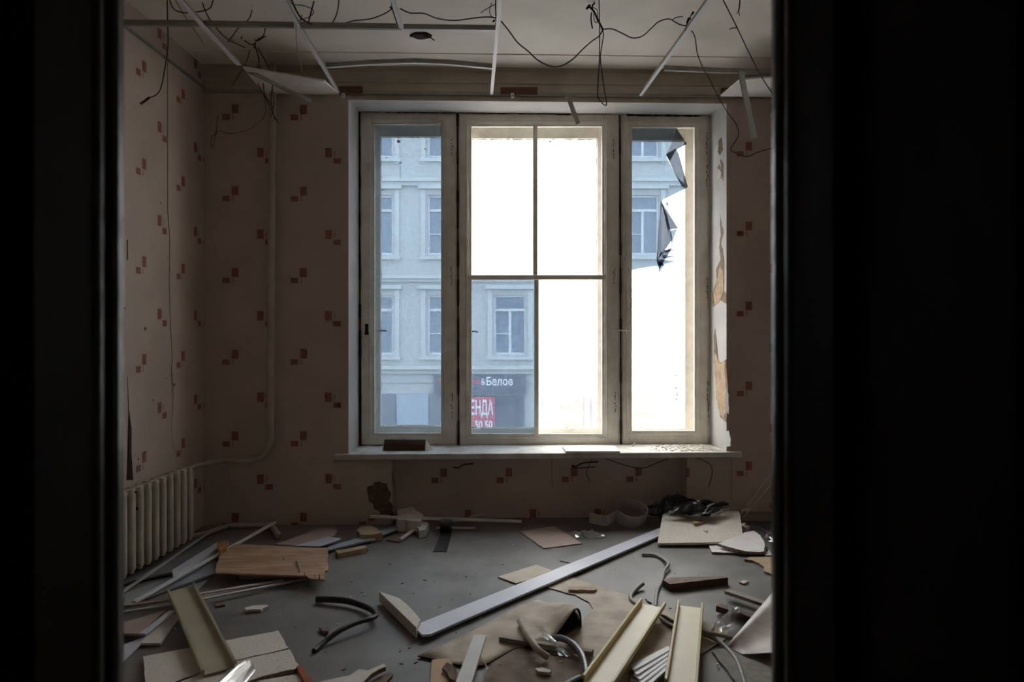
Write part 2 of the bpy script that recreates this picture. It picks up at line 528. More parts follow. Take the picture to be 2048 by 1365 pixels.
door = struct(empty('door_1', (0, .7, 0)), 'dark painted door frame around the open doorway')
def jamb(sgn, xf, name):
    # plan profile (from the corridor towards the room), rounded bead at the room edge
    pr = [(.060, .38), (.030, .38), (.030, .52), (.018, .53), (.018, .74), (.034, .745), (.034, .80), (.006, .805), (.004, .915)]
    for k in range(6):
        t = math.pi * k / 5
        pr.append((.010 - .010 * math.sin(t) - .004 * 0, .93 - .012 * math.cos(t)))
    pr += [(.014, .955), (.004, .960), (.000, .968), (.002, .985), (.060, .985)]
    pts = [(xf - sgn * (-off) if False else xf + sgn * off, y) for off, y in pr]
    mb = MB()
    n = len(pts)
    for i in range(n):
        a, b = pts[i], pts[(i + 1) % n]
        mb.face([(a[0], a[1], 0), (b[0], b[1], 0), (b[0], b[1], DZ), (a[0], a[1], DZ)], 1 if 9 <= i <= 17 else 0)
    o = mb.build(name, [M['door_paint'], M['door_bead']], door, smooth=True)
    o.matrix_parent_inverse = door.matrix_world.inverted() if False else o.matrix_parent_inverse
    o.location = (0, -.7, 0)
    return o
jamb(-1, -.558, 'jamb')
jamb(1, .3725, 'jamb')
mb = MB(); mb.box(DX0 - .05, DX1 + .05, .40, .985, DZ, DZ + .055)
o = mb.build('door_head', M['door_paint'], door); o.location = (0, -.7, 0)
mb = MB()
for s, x in ((-1, DX0), (1, DX1)):
    pass
# corridor shell
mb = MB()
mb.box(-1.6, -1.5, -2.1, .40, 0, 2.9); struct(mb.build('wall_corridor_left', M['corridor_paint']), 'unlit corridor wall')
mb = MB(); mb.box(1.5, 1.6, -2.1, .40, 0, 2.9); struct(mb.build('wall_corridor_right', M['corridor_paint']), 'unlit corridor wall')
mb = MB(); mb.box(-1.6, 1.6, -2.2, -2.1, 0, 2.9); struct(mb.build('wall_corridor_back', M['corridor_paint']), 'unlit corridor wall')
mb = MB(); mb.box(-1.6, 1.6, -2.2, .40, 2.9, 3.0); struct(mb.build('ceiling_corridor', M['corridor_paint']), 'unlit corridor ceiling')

# upper wall band with a small moulding, and the thin raised line on the ceiling
prof = [(0, 3.405), (.006, 3.405), (.006, 3.475), (.014, 3.480), (.014, 3.498), (.006, 3.503), (.006, 3.575), (.028, 3.594), (.034, CEIL)]
ridge = [(.285, CEIL), (.287, CEIL - .007), (.297, CEIL - .007), (.299, CEIL)]
for nm, pr_, m_, lb in (('trim_1', prof, 'cornice_paint', 'painted moulding band above the window'), ('trim_2', ridge, 'ceiling_paint', 'thin raised line along the ceiling edge')):
    mb = MB()
    xa, xb = LX, ROOM_R
    for (p, q) in zip(pr_[:-1], pr_[1:]):
        mb.face([(xa, wall_y(xa, -p[0]), p[1]), (xb, wall_y(xb, -p[0]), p[1]), (xb, wall_y(xb, -q[0]), q[1]), (xa, wall_y(xa, -q[0]), q[1])])
    struct(mb.build(nm, M[m_]), lb)

# sill board
mb = MB()
sx0, sx1 = pw(668, 908, -.04).x, pw(1484, 908, -.04).x
A = []
for X, d in ((sx0, -.045), (sx1, -.045), (sx1, -.001), (XR0 - .002, -.001), (XR1 - .002, .36), (XL1 + .002, .36), (XL0 + .002, -.001), (sx0, -.001)):
    A.append(Vector((X, wall_y(X, d), SILL - .042)))
mb.hexa(A, [p + Vector((0, 0, .044)) for p in A])
struct(mb.build('trim_3', M['sill_paint'], bevel=.006), 'deep painted window sill board with chipped front edge')

# ================================================================== THE WINDOW
win = struct(empty('window_1'), 'old double box window in three casements with flaking cream paint')
def wrect(mb, x0, x1, y0, y1, d, t, m=0):
    """bar facing the room: pixel rectangle on the plane d, thickness t going outwards"""
    a = [pw(x0, y1, d), pw(x1, y1, d), pw(x1, y0, d), pw(x0, y0, d)]
    b = [p + Vector((0, t, 0)) for p in a]
    mb.hexa(a[::-1], b[::-1], m)
def wframe(name, ox0, ox1, oy0, oy1, ix0, ix1, iy0, iy1, d, t, m, parent, bevel=.004, lip=0.0):
    mb = MB()
    wrect(mb, ox0, ix0, oy0, oy1, d, t); wrect(mb, ix1, ox1, oy0, oy1, d, t)
    wrect(mb, ix0, ix1, oy0, iy0, d, t); wrect(mb, ix0, ix1, iy1, oy1, d, t)
    if lip:   # raised glazing bead around the pane opening
        w = 5
        wrect(mb, ix0, ix0 + w, iy0, iy1, d + .010, t - .015); wrect(mb, ix1 - w, ix1, iy0, iy1, d + .010, t - .015)
        wrect(mb, ix0 + w, ix1 - w, iy0, iy0 + w, d + .010, t - .015); wrect(mb, ix0 + w, ix1 - w, iy1 - w, iy1, d + .010, t - .015)
        wrect(mb, ix0 - 7, ix0 - 3, iy0 - 7, iy1 + 7, d - .006, .006); wrect(mb, ix1 + 3, ix1 + 7, iy0 - 7, iy1 + 7, d - .006, .006)
        wrect(mb, ix0 - 3, ix1 + 3, iy0 - 7, iy0 - 3, d - .006, .006); wrect(mb, ix0 - 3, ix1 + 3, iy1 + 3, iy1 + 7, d - .006, .006)
    return mb.build(name, m, parent, bevel=bevel)
def pane(name, x0, x1, y0, y1, d, m, parent):
    mb = MB(); wrect(mb, x0, x1, y0, y1, d, .003)
    return mb.build(name, m, parent)

DI = .36     # inner casements
DO = .54     # outer casements
# frame: posts, head and bottom rail, dark joints where the paint line has opened
mb = MB()
for x0, x1, y0, y1 in ((712, 722, 222, 896), (911, 922, 222, 896), (1234, 1247, 222, 896), (1413, 1428, 222, 896), (722, 1413, 220, 232), (722, 1413, 887, 897)):
    wrect(mb, x0, x1, y0, y1, DI + .006, .24)
mb.build('window_frame', M['old_paint'], win, bevel=.004)
mb = MB()
rr = random.Random(3)
def joint(x0, y0, x1, y1, w):
    n = 26
    for k in range(n):
        a, b = k / n, (k + 1) / n
        ww = w * rr.uniform(.5, 1.15)
        xa, xb = x0 + (x1 - x0) * a, x0 + (x1 - x0) * b; ya, yb = y0 + (y1 - y0) * a, y0 + (y1 - y0) * b
        if abs(x1 - x0) > abs(y1 - y0): wrect(mb, xa, xb + .5, ya - ww / 2, ya + ww / 2, DI - .012, .004)
        else: wrect(mb, xa - ww / 2, xa + ww / 2, ya, yb + .5, DI - .012, .004)
joint(720, 222, 912, 225, 5); joint(918, 223, 1140, 227, 6); joint(1250, 230, 1400, 232, 3.5)
joint(718, 222, 721, 893, 5); joint(915, 226, 917, 893, 4.5); joint(1240, 230, 1242, 893, 4.5)
joint(722, 893, 915, 894, 4); joint(920, 893, 1140, 893, 4); joint(1250, 891, 1390, 890, 3.5)
mb.build('open_joint', M['crack_dark'], win)
# dark scuffs on the mullions (hinge marks)
mb = MB()
for x, y0, y1 in ((904, 275, 318), (903, 535, 575), (904, 788, 840), (1227, 282, 320), (1228, 540, 570), (1231, 788, 830), (1414, 265, 310), (1414, 330, 380), (1415, 560, 600), (1416, 770, 840)):
    for k in range(7):
        yy = y0 + (y1 - y0) * (k + rr.uniform(-.3, .3)) / 7; xx = x + rr.uniform(-1.5, 1.5); hh = (y1 - y0) / 14 * rr.uniform(.5, 1.3)
        a = [pw(xx + rr.uniform(.4, 1.6) * math.cos(t), yy + hh * math.sin(t), DI - .010) for t in [q * math.pi / 4 for q in range(8)]]
        mb.hexa(a, [p + Vector((0, .003, 0)) for p in a])
mb.build('hinge_scar', M['scar'], win)
# inner casements
cas_l = wframe('casement', 722, 912, 228, 889, 744, 887, 244, 872, DI - .004, .05, M['old_paint'], win, lip=1)
cas_c = wframe('casement', 919, 1237, 229, 890, 938, 1209, 248, 873, DI - .004, .05, M['old_paint'], win, lip=1)
cas_r = wframe('casement', 1246, 1415, 232, 889, 1259, 1394, 250, 867, DI - .004, .05, M['old_paint'], win, lip=1)
mb = MB(); wrect(mb, 1065.5, 1070.5, 247, 560, DI - .01, .035)
mb = MB()
for y0, y1 in ((247, 550), (560, 874)):
    a = 1065.5 if y0 < 300 else 1068
    wrect(mb, a + 0.5, a + 9.5, y0, y1, DI, .035)
mb.build('glazing_bar', M['old_paint'], cas_c, bevel=.003)
mb = MB(); wrect(mb, 934, 1211, 550.5, 559.5, DI - .004, .04)
mb.build('glazing_bar', M['old_paint'], cas_c, bevel=.003)
pane('pane', 744, 887, 244, 872, DI + .028, M['film_tint'], cas_l)['label'] = 'blue grey tinted pane, dusty'
pane('pane', 938, 1069, 560, 873, DI + .028, M['film_tint'], cas_c)['label'] = 'blue grey tinted pane, dusty'
# torn tinted film of the right casement: what still hangs, and the folds
def filmpoly(name, px, d, m, t=.0015, parent=None):
    a = [pw(p[0], p[1], p[2] if len(p) > 2 else d) for p in px]
    mb = MB(); mb.hexa(a, [p + Vector((0, t, 0)) for p in a])
    return mb.build(name, m, parent)
filmpoly('torn_film', [(1259, 250), (1352, 253), (1344, 285), (1332, 311), (1350, 348), (1374, 376), (1350, 388), (1325, 400), (1320, 430), (1315, 518), (1330, 531), (1300, 534), (1275, 538), (1259, 542)], DI + .028, M['film_tint'], parent=cas_r)['label'] = 'torn blue grey window film'
filmpoly('film_fold', [(1352, 255), (1374, 288), (1352, 300), (1340, 322), (1332, 311), (1344, 285)], DI + .020, M['film_fold'], parent=cas_r)
filmpoly('film_fold', [(1352, 297), (1358, 310), (1376, 375), (1364, 374), (1350, 348), (1332, 309)], DI + .016, M['film_fold'], parent=cas_r)
filmpoly('film_fold', [(1322, 402), (1334, 430), (1345, 478), (1325, 508), (1313, 521)], DI + .012, M['film_fold'], parent=cas_r)
filmpoly('film_fold', [(1322, 402), (1330, 415), (1356, 457), (1337, 460), (1340, 478)], DI + .018, M['film_fold'], parent=cas_r)
filmpoly('film_fold', [(1313, 521), (1322, 505), (1345, 495), (1318, 540)], DI + .020, M['film_fold'], parent=cas_r)
for q in ([(1335, 402), (1338, 412), (1330, 410)], [(1326, 500), (1353, 500), (1330, 506)], [(1324, 510), (1353, 513), (1326, 518)], [(1322, 519), (1351, 523), (1318, 532)], [(1319, 520), (1328, 532), (1317, 547)], [(1340, 462), (1354, 458), (1343, 490)]):
    filmpoly('film_shred', q, DI + .026, M['film_tint'], parent=cas_r)
# outer casements and their clear panes
out_l = wframe('outer_casement', 712, 912, 216, 893, 761, 893, 273, 853, DO, .05, M['outer_paint'], win)
out_c = wframe('outer_casement', 914, 1236, 216, 893, 934, 1195, 277, 857, DO, .05, M['outer_paint'], win)
out_r = wframe('outer_casement', 1237, 1424, 216, 893, 1252, 1370, 281, 857, DO, .05, M['outer_paint'], win)
for oc, r in ((out_l, (761, 893, 273, 853)), (out_c, (934, 1195, 277, 857)), (out_r, (1252, 1370, 281, 857))):
    pane('outer_pane', *r, DO + .03, M['glass_clear'], oc)
    mb = MB()    # crumbling putty line
    for k in range(40):
        a = r[0] + (r[1] - r[0]) * k / 40
        wrect(mb, a, a + (r[1] - r[0]) / 40 + .4, r[2] - 1, r[2] + rr.uniform(.5, 3.0), DO + .02, .012)
        wrect(mb, a, a + (r[1] - r[0]) / 40 + .4, r[3] - rr.uniform(.5, 3.0), r[3] + 1, DO + .02, .012)
    for k in range(60):
        a = r[2] + (r[3] - r[2]) * k / 60
        wrect(mb, r[0] - 1, r[0] + rr.uniform(.3, 2.2), a, a + (r[3] - r[2]) / 60 + .4, DO + .02, .012)
        wrect(mb, r[1] - rr.uniform(.3, 2.2), r[1] + 1, a, a + (r[3] - r[2]) / 60 + .4, DO + .02, .012)
    mb.build('putty', M['rubble'], oc)
# dirt on the outer panes
mb = MB()
for x, y, s in ((797, 283, 4.5), (773, 316, 2), (801, 326, 3), (765, 380, 3), (762, 305, 2), (850, 298, 2), (1100, 283, 3), (1088, 282, 2), (1352, 752, 2.5), (1352, 777, 3), (1354, 790, 3), (1353, 799, 2.5), (760, 352, 2)):
    a = [pw(x + s * math.cos(t) * rr.uniform(.5, 1.3), y + s * .6 * math.sin(t) * rr.uniform(.5, 1.3), DO + .028) for t in [k * math.pi / 4 for k in range(8)]]
    mb.hexa(a, [p + Vector((0, .001, 0)) for p in a])
wrect(mb, 800.2, 801.2, 330, 356, DO + .027, .001)
mb.build('dirt_speck', M['rubble'], win)
# bottom lining of the box
mb = MB()
X0, X1 = XL1 - .02, XR1 + .02
zb = pw(1024, 876, DI + .05).z
for (x0, x1, z0, z1) in ((X0, X1, SILL - .02, zb + .012),):
    a = [Vector((x, wall_y(x, d), z0)) for x, d in ((x0, DI + .05), (x1, DI + .05), (x1, DO), (x0, DO))]
    mb.hexa(a, [Vector((p.x, p.y, z1)) for p in a])
mb.build('box_lining', M['outer_paint'], win)
mb = MB()
for xc in (pw(917, 500, DI).x, pw(1241, 500, DI).x):
    a = [Vector((x, wall_y(x, d), SILL)) for x, d in ((xc - .045, DI + .04), (xc + .045, DI + .04), (xc + .045, DO + .02), (xc - .045, DO + .02))]
    mb.hexa(a, [Vector((p.x, p.y, ZT1 + .02)) for p in a])
mb.build('box_post', M['outer_paint'], win)
# small hardware
mb = MB(); wrect(mb, 730, 736, 648, 668, DI - .016, .012); wrect(mb, 731, 735, 655, 660, DI - .026, .012); wrect(mb, 729, 737, 664, 670, DI - .02, .014)
mb.build('latch', M['crack_dark'], cas_l)
mb = MB(); mb.tube([pw(752, 663, DI + .10), pw(762, 661, DI + .10), pw(773, 663, DI + .10)], .008); mb.build('handle', M['pipe_paint'], out_l, smooth=True)
mb = MB(); mb.tube([pw(940, 664, DI + .10), pw(948, 663, DI + .10), pw(956, 665, DI + .10)], .008); mb.build('handle', M['pipe_paint'], out_c, smooth=True)
mb = MB(); mb.tube([pw(1230, 661, DI - .02), pw(1243, 661, DI - .03), pw(1258, 664, DI - .02)], .007); mb.build('handle', M['white_lath'], cas_r, smooth=True)
mb = MB(); mb.tube([pw(928, 618, DI - .008), pw(932, 628, DI - .012), pw(929, 641, DI - .008)], .004); mb.build('handle', M['old_paint'], cas_c, smooth=True)
mb = MB()
for y0, y1 in ((228, 240), (374, 382), (516, 522), (655, 668)):
    mb.tube([pw(1251, y0, DI - .01), pw(1251, y1, DI - .01)], .010)
mb.tube([pw(1251, 232, DI - .008), pw(1251, 520, DI - .008)], .004)
mb.build('latch_rod', M['old_paint'], cas_r, smooth=True)

# peeled plaster on the right reveal
RV = Vector((XR1 - XR0, wall_y(XR1, .36) - wall_y(XR0, 0), 0)).normalized()
RN = Vector((RV.y, -RV.x, 0))
if RN.x > 0: RN = -RN
R0 = Vector((XR0, wall_y(XR0, 0), 0))
def prv(x, y, off=.003):
    d = Vector(((x - 1024) / F, 1, -(y - HORIZON) / F)); o = Vector((0, 0, EYE))
    t = ((R0 + RN * off) - o).dot(RN) / d.dot(RN)
    return o + d * t
def reveal_patch(name, px, m, off=.003, jag=1.0, seed=1):
    r = random.Random(seed); q = []
    for i, p in enumerate(px):
        n2 = px[(i + 1) % len(px)]
        L_ = math.hypot(n2[0] - p[0], n2[1] - p[1]); k = max(1, int(L_ / 6))
        for j in range(k):
            t = j / k
            q.append((p[0] + (n2[0] - p[0]) * t + r.uniform(-jag, jag), p[1] + (n2[1] - p[1]) * t + r.uniform(-jag, jag)))
    a = [prv(x, y, off) for x, y in q]
    mb = MB(); mb.hexa(a, [p + RN * -.002 for p in a])
    return mb.build(name, m, wall_back)
DKP = [[(1437, 280), (1443, 275), (1445, 300), (1440, 310), (1435, 305)], [(1441, 318), (1447, 330), (1446, 362), (1441, 345)], [(1434, 335), (1439, 330), (1438, 348)],
       [(1440, 430), (1442, 445), (1447, 460), (1441, 488), (1445, 500), (1448, 530), (1447, 580), (1453, 590), (1452, 608), (1440, 600), (1426, 615), (1424, 590), (1433, 560), (1432, 540), (1441, 520), (1438, 495), (1441, 470)],
       [(1430, 658), (1433, 690), (1428, 700), (1432, 790), (1440, 835), (1452, 845), (1457, 800), (1452, 720), (1437, 728), (1430, 700), (1427, 680)]]
for i, q in enumerate(DKP): reveal_patch('peeled_edge', q, M['peel_edge'], .0025, .7, i)
reveal_patch('bare_plaster', [(1434, 560), (1440, 530), (1446, 545), (1447, 585), (1437, 605), (1428, 612), (1427, 592)], M['plaster_orange'], .004, 1, 11)
reveal_patch('bare_plaster', [(1430, 705), (1440, 728), (1449, 722), (1452, 780), (1453, 820), (1447, 840), (1438, 825), (1433, 790)], M['plaster_orange'], .004, 1, 12)
reveal_patch('bare_plaster', [(1437, 337), (1443, 345), (1441, 358), (1434, 360)], M['rubble'], .004, .7, 13)
reveal_patch('bare_plaster', [(1451, 770), (1457, 790), (1458, 830), (1453, 825)], M['dark_grey_panel'], .0045, .7, 14)
reveal_patch('loose_corner', [(1447, 868), (1456, 862), (1461, 880), (1461, 893), (1452, 895)], M['plaster_white'], .03, 1, 15)

# exposed brick and torn paper under the sill, seams and tears
def wallpatch(name, px, m, d=-.002, t=.0015, jag=0, seed=1, parent=None):
    r = random.Random(seed); q = []
    for i, p in enumerate(px):
        n2 = px[(i + 1) % len(px)]; L_ = math.hypot(n2[0] - p[0], n2[1] - p[1]); k = max(1, int(L_ / 5)) if jag else 1
        for j in range(k):
            u = j / k; q.append((p[0] + (n2[0] - p[0]) * u + r.uniform(-jag, jag), p[1] + (n2[1] - p[1]) * u + r.uniform(-jag, jag)))
    a = [pw(x, y, d) for x, y in q]
    mb = MB(); mb.hexa(a, [p + Vector((0, t, 0)) for p in a])
    return mb.build(name, m, parent or wall_back)
wallpatch('bare_plaster', [(703, 925), (783, 924), (784, 1035), (705, 1040), (708, 980)], M['cornice_paint'], -.003, .002, 1, 2)
wallpatch('broken_brickwork', [(735, 972), (745, 968), (757, 963), (764, 970), (774, 968), (779, 980), (781, 1000), (786, 1018), (790, 1034), (765, 1028), (745, 1016), (738, 995)], M['brick_bare'], -.006, .003, 3, 5)
wallpatch('paper_seam', [(1103, 918), (1104.2, 918), (1105, 978), (1104, 975)], M['peel_edge'], ND - .003, .002)
wallpatch('paper_seam', [(1462, 918), (1463.2, 918), (1463.6, 1005), (1462.9, 1005)], M['peel_edge'], -.003, .002)
def leftpatch(name, px, m, off=.003):
    a = [pl(x, y, off) for x, y in px]
    mb = MB(); mb.hexa(a, [p + Vector((-.002, 0, 0)) for p in a])
    return mb.build(name, m, wall_left)
leftpatch('paper_tear', [(255.5, 754), (258, 820), (263.5, 860), (263, 905), (266.5, 961), (254, 961), (256, 880), (257.5, 830)], M['crack_dark'])
leftpatch('paper_tear', [(255, 480), (256, 480), (256.5, 520), (255.2, 520)], M['crack_dark'])
seam = [(336, 45), (335.5, 200), (336, 420), (340, 480), (339, 560), (341, 650), (345, 720), (343, 745), (347, 790)]
for i in range(len(seam) - 1):
    (xa, ya), (xb, yb) = seam[i], seam[i + 1]
    leftpatch('paper_seam', [(xa - .3, ya), (xa + .3, ya), (xb + .3, yb), (xb - .3, yb)], M['raw_wood_dark'])
for x, y, s in ((250, 617, 2.5), (291, 658, 4), (349, 770, 3.5), (333, 757, 1.5), (307, 801, 1.7), (322, 407, 1.5), (277, 919, 2.5), (290, 905, 2)):
    a = [(x + s * .6 * math.cos(t) * (1 if k % 2 else .45), y + s * math.sin(t) * (1 if k % 2 else .45)) for k, t in enumerate([k * math.pi / 5 for k in range(10)])]
    leftpatch('wall_hole', a, M['crack_dark'])

# ================================================================== OPPOSITE SIDE OF THE STREET
FY = 26.0
FS = FY / F
def fp(x, y): return Vector(((x - 1024) * FS, FY, EYE - (y - HORIZON) * FS))
STREET = -4.3
mb = MB(); mb.box(-60, 60, 6.2, FY + .2, STREET - .2, STREET); struct(mb.build('ground_street', M['asphalt']), 'street between the buildings')
bld = empty('opposite_building', (0, FY, STREET))
def badd(mb, name, m, parent=bld, **k):
    o = mb.build(name, m, parent, **k)
    if parent is bld: o.location = (0, -FY, -STREET)
    return o
ctrs = [-.076 + 2.533 * k for k in range(-8, 9)]
WW, WH = 1.22, 2.28
storeys = [.52, 4.33, 8.05]
TOP = 10.6
mb = MB()
edges = [-24.0] + [e for c in ctrs for e in (c - WW / 2, c + WW / 2)] + [24.0]
for i in range(0, len(edges), 2):
    mb.box(edges[i], edges[i + 1], FY, FY + .6, STREET + 3.75, TOP)
for c in ctrs:
    zs = [STREET + 3.75] + [e for z in storeys for e in (z, z + WH)] + [TOP]
    for i in range(0, len(zs), 2):
        mb.box(c - WW / 2, c + WW / 2, FY, FY + .6, zs[i], zs[i + 1])
mb.box(-24, 24, FY + .05, FY + .6, STREET, STREET + 3.75)
badd(mb, 'wall', M['facade'])
for i, (z0, z1, pr) in enumerate(((-.20, -.02, .12), (-.02, .12, .28), (3.30, 3.42, .10), (3.42, 3.55, .22), (6.95, 7.1, .12), (7.1, 7.25, .22), (TOP - .3, TOP, .5))):
    mb = MB(); mb.box(-24, 24, FY - pr, FY, z0, z1); badd(mb, 'ledge', M['facade_trim'])
sur = None
for c in ctrs:
    for z in storeys:
        if sur is None:
            mb = MB()
            for sg in (-1, 1):
                mb.box(sg * (WW / 2 + .16) - .09, sg * (WW / 2 + .16) + .09, -.07, 0, -.25, WH + .2)
            mb.box(-WW / 2 - .34, WW / 2 + .34, -.16, 0, WH + .22, WH + .38)
            mb.box(-WW / 2 - .3, WW / 2 + .3, -.12, 0, -.18, -.06)
            sur = mb.build('window_surround', M['facade_trim'], bld); o = sur
        else:
            o = sur.copy(); COL.objects.link(o); o.parent = bld
        o.location = (c, 0, z - STREET)
wm = None
for c in ctrs:
    for z in storeys:
        if wm is None:
            mb = MB(); h = WW / 2
            for x0, x1, a, b in ((-h, -h + .07, 0, WH), (h - .07, h, 0, WH), (-h, h, 0, .08), (-h, h, WH - .08, WH), (-h, h, 1.66, 1.76), (-.05, .05, 0, 1.70), (-h, 0, .78, .82)):
                mb.box(x0, x1, -.04, .04, a, b)
            wm = mb.build('window', M['facade_frame'], bld)
            mb = MB(); mb.box(-h, h, .02, .03, 0, WH); wp = mb.build('pane', M['facade_pane'], wm)
            w_ = wm
        else:
            w_ = wm.copy(); COL.objects.link(w_); w_.parent = bld
            p_ = wp.copy(); COL.objects.link(p_); p_.parent = w_
        w_.location = (c, .15, z - STREET)
# shop fronts at street level
def shopbox(x0, x1, y0, y1, m, pr=.03, name='shop_window'):
    a, b = fp(x0, y1), fp(x1, y0)
    mb = MB(); mb.box(a.x, b.x, FY - pr, FY + .05, a.z, b.z)
    return badd(mb, name, m)
shopbox(640, 757, 800, 930, M['facade_dark'])
shopbox(761, 791, 788, 930, M['facade_dark'])
shopbox(794, 857, 788, 960, M['shop_blue'], name='shop_door')
shopbox(860, 912, 788, 930, M['facade_dark'])
shopbox(915, 1048, 792, 930, M['sign_grey'])
shopbox(1116, 1206, 789, 925, M['facade_dark'])
shopbox(1260, 1313, 787, 925, M['facade_dark'])
shopbox(1313, 1375, 776, 960, M['shop_blue'], name='shop_panel')
tag(bld, 'pale plastered building across the street with rows of white framed windows', 'building')

def signboard(name, x0, x1, y0, y1, m, label):
    e = empty(name, fp((x0 + x1) / 2, y1) + Vector((0, -.12, 0)))
    a, b = fp(x0, y1), fp(x1, y0)
    w, h = b.x - a.x, b.z - a.z
    mb = MB(); mb.box(-w / 2, w / 2, 0, .06, 0, h); mb.build('board', m, e)
    tag(e, label, 'sign')
    def put(body, tx0, tx1, ty0, ty1, mm, bold=0.0):
        A, B = fp(tx0, ty1), fp(tx1, ty0)
        c = (A + B) / 2 - (fp((x0 + x1) / 2, y1))
        return text_mesh(body, .5, (c.x, -.012, c.z), mm, 'lettering', e, bold, B.x - A.x, B.z - A.z)
    return e, put
e, put = signboard('shop_sign', 868, 1052, 749, 788, M['sign_grey'], 'long dark shop sign with red and white lettering across the street')
put('Красное', 879, 961, 755, 771, M['sign_red'], .012)
put('&', 962, 971, 757, 770, M['sign_white'], .0)
put('Белое', 973, 1026, 754, 771, M['sign_white'], .010)
e, put = signboard('rental_banner', 914, 990, 794, 880, M['sign_red'], 'red rental banner with tall white letters in the shop window')
put('АРЕНДА', 919, 987, 799, 836, M['sign_white'], .012)
put('50 50', 950, 985, 841, 857, M['sign_white'], .012)
e, put = signboard('repair_sign', 1118, 1166, 791, 900, M['sign_yellow'], 'yellow phone repair poster reading in Cyrillic beside a red strip')
put('СРОЧНЫЙ', 1121, 1164, 799, 805, M['sign_ink'], .003)
put('РЕМОНТ', 1121, 1163, 809, 817.5, M['sign_ink'], .008)
put('СКУПКА', 1123, 1163, 845, 853.5, M['sign_ink'], .006)
put('●', 1123, 1131, 827, 836, M['sign_red'])
mb = MB(); A, B = fp(1136, 836), fp(1163, 826); c0 = fp(1142, 900)
mb.box(A.x - c0.x, B.x - c0.x, -.010, 0, A.z - c0.z, B.z - c0.z); mb.build('label_patch', M['sign_white'], e)
mb = MB(); A, B = fp(1136, 833.5), fp(1152, 832)
mb.box(A.x - c0.x, B.x - c0.x, -.014, 0, A.z - c0.z, B.z - c0.z); mb.build('label_line', M['sign_blue'], e)
e, put = signboard('red_strip_sign', 1167.5, 1179, 794, 900, M['sign_red'], 'narrow plain red strip sign between yellow and orange posters')
e, put = signboard('orange_poster', 1183, 1206, 793, 900, M['sign_grey'], 'dark poster with a big orange figure one')
mb = MB(); c0 = fp(1194.5, 900)
q = [(1183, 815), (1186, 803), (1196, 801), (1204, 801), (1204, 849), (1188, 849), (1188, 820)]
a = [fp(x, y) - c0 + Vector((0, -.012, 0)) for x, y in q]; mb.hexa(a, [p + Vector((0, .01, 0)) for p in a]); mb.build('figure', M['sign_orange'], e)
e, put = signboard('phone_sign', 1263, 1309, 787, 900, M['sign_yellow'], 'yellow telephone flashing poster beside pale blue panel')
put('RAU-SAXIY', 1266, 1306, 796, 800.5, M['sign_ink'], .002)
put('TELEFON', 1265, 1306, 825, 835, M['sign_ink'], .008)
put('PRASHIFKA', 1265, 1308, 843, 852, M['sign_ink'], .004)
mb = MB(); c0 = fp(1286, 900)
for x0, x1 in ((1273, 1281), (1285, 1297)):
    A, B = fp(x0, 821), fp(x1, 807); mb.box(A.x - c0.x, B.x - c0.x, -.012, 0, A.z - c0.z, B.z - c0.z)
mb.build('picture', M['sign_blue'], e)

# ================================================================== LEFT SIDE: radiator and pipes
RZ0, RZ1 = .045, .575
rad = empty('radiator', (LX + .09, 4.4, 0))
ra, rb = P(245, 984, 4.06), P(379, 934, 4.80)
sec_me = None
for k in range(-1, 10):
    t = k / 9
    c = Vector((ra.x + (rb.x - ra.x) * t, ra.y + (rb.y - ra.y) * t, 0))
    if sec_me is None:
        mb = MB()
        H = RZ1 - RZ0
        for dx in (0, -.060):
            rad_ = .031
            pts = [(dx, 0, .012), (dx, 0, .035), (dx, 0, .09), (dx, 0, H - .09), (dx, 0, H - .035), (dx, 0, H - .010)]
            mb.tube(pts, [.014, .023, .0255, .025, .023, .012], 10)
        for z in (.035, H - .035):
            mb.tube([(.010, 0, z), (-.03, 0, z), (-.072, 0, z)], [.018, .030, .016], 10)
        s_ = mb.build('radiator_section', M['radiator_paint'], rad, smooth=True); sec_me = s_.data
    else:
        s_ = bpy.data.objects.new('radiator_section', sec_me); COL.objects.link(s_); s_.parent = rad
    s_.location = (c.x - rad.location.x, c.y - rad.location.y, RZ0)
mb = MB()
for z in (RZ0 + .035, RZ1 - .035):
    d = (rb - ra); d.z = 0
    p = Vector((ra.x, ra.y, z)) - d * .12 + Vector((-.030, 0, 0)); q = Vector((rb.x, rb.y, z)) + d * .04 + Vector((-.030, 0, 0))
    mb.tube([p - rad.location, q - rad.location], .024, 10)
mb.build('header_pipe', M['radiator_paint'], rad, smooth=True)
mb = MB()
for x, y, s in ((272, 1018, 4), (271, 985, 2.5), (244, 1030, 2.5), (277, 1131, 2.5)):
    c = P(x, y, 4.06 + (x - 245) / 134 * .74 - .033)
    a = [c + Vector((s * .003 * math.cos(t), -.001, s * .003 * math.sin(t))) - rad.location for t in [k * math.pi / 4 for k in range(8)]]
    mb = MB(); mb.hexa(a, [p + Vector((0, .004, 0)) for p in a])
    mb.build('paint_chip', M['crack_dark'], rad)
tag(rad, 'cream painted cast iron sectional radiator on the side wall', 'radiator')

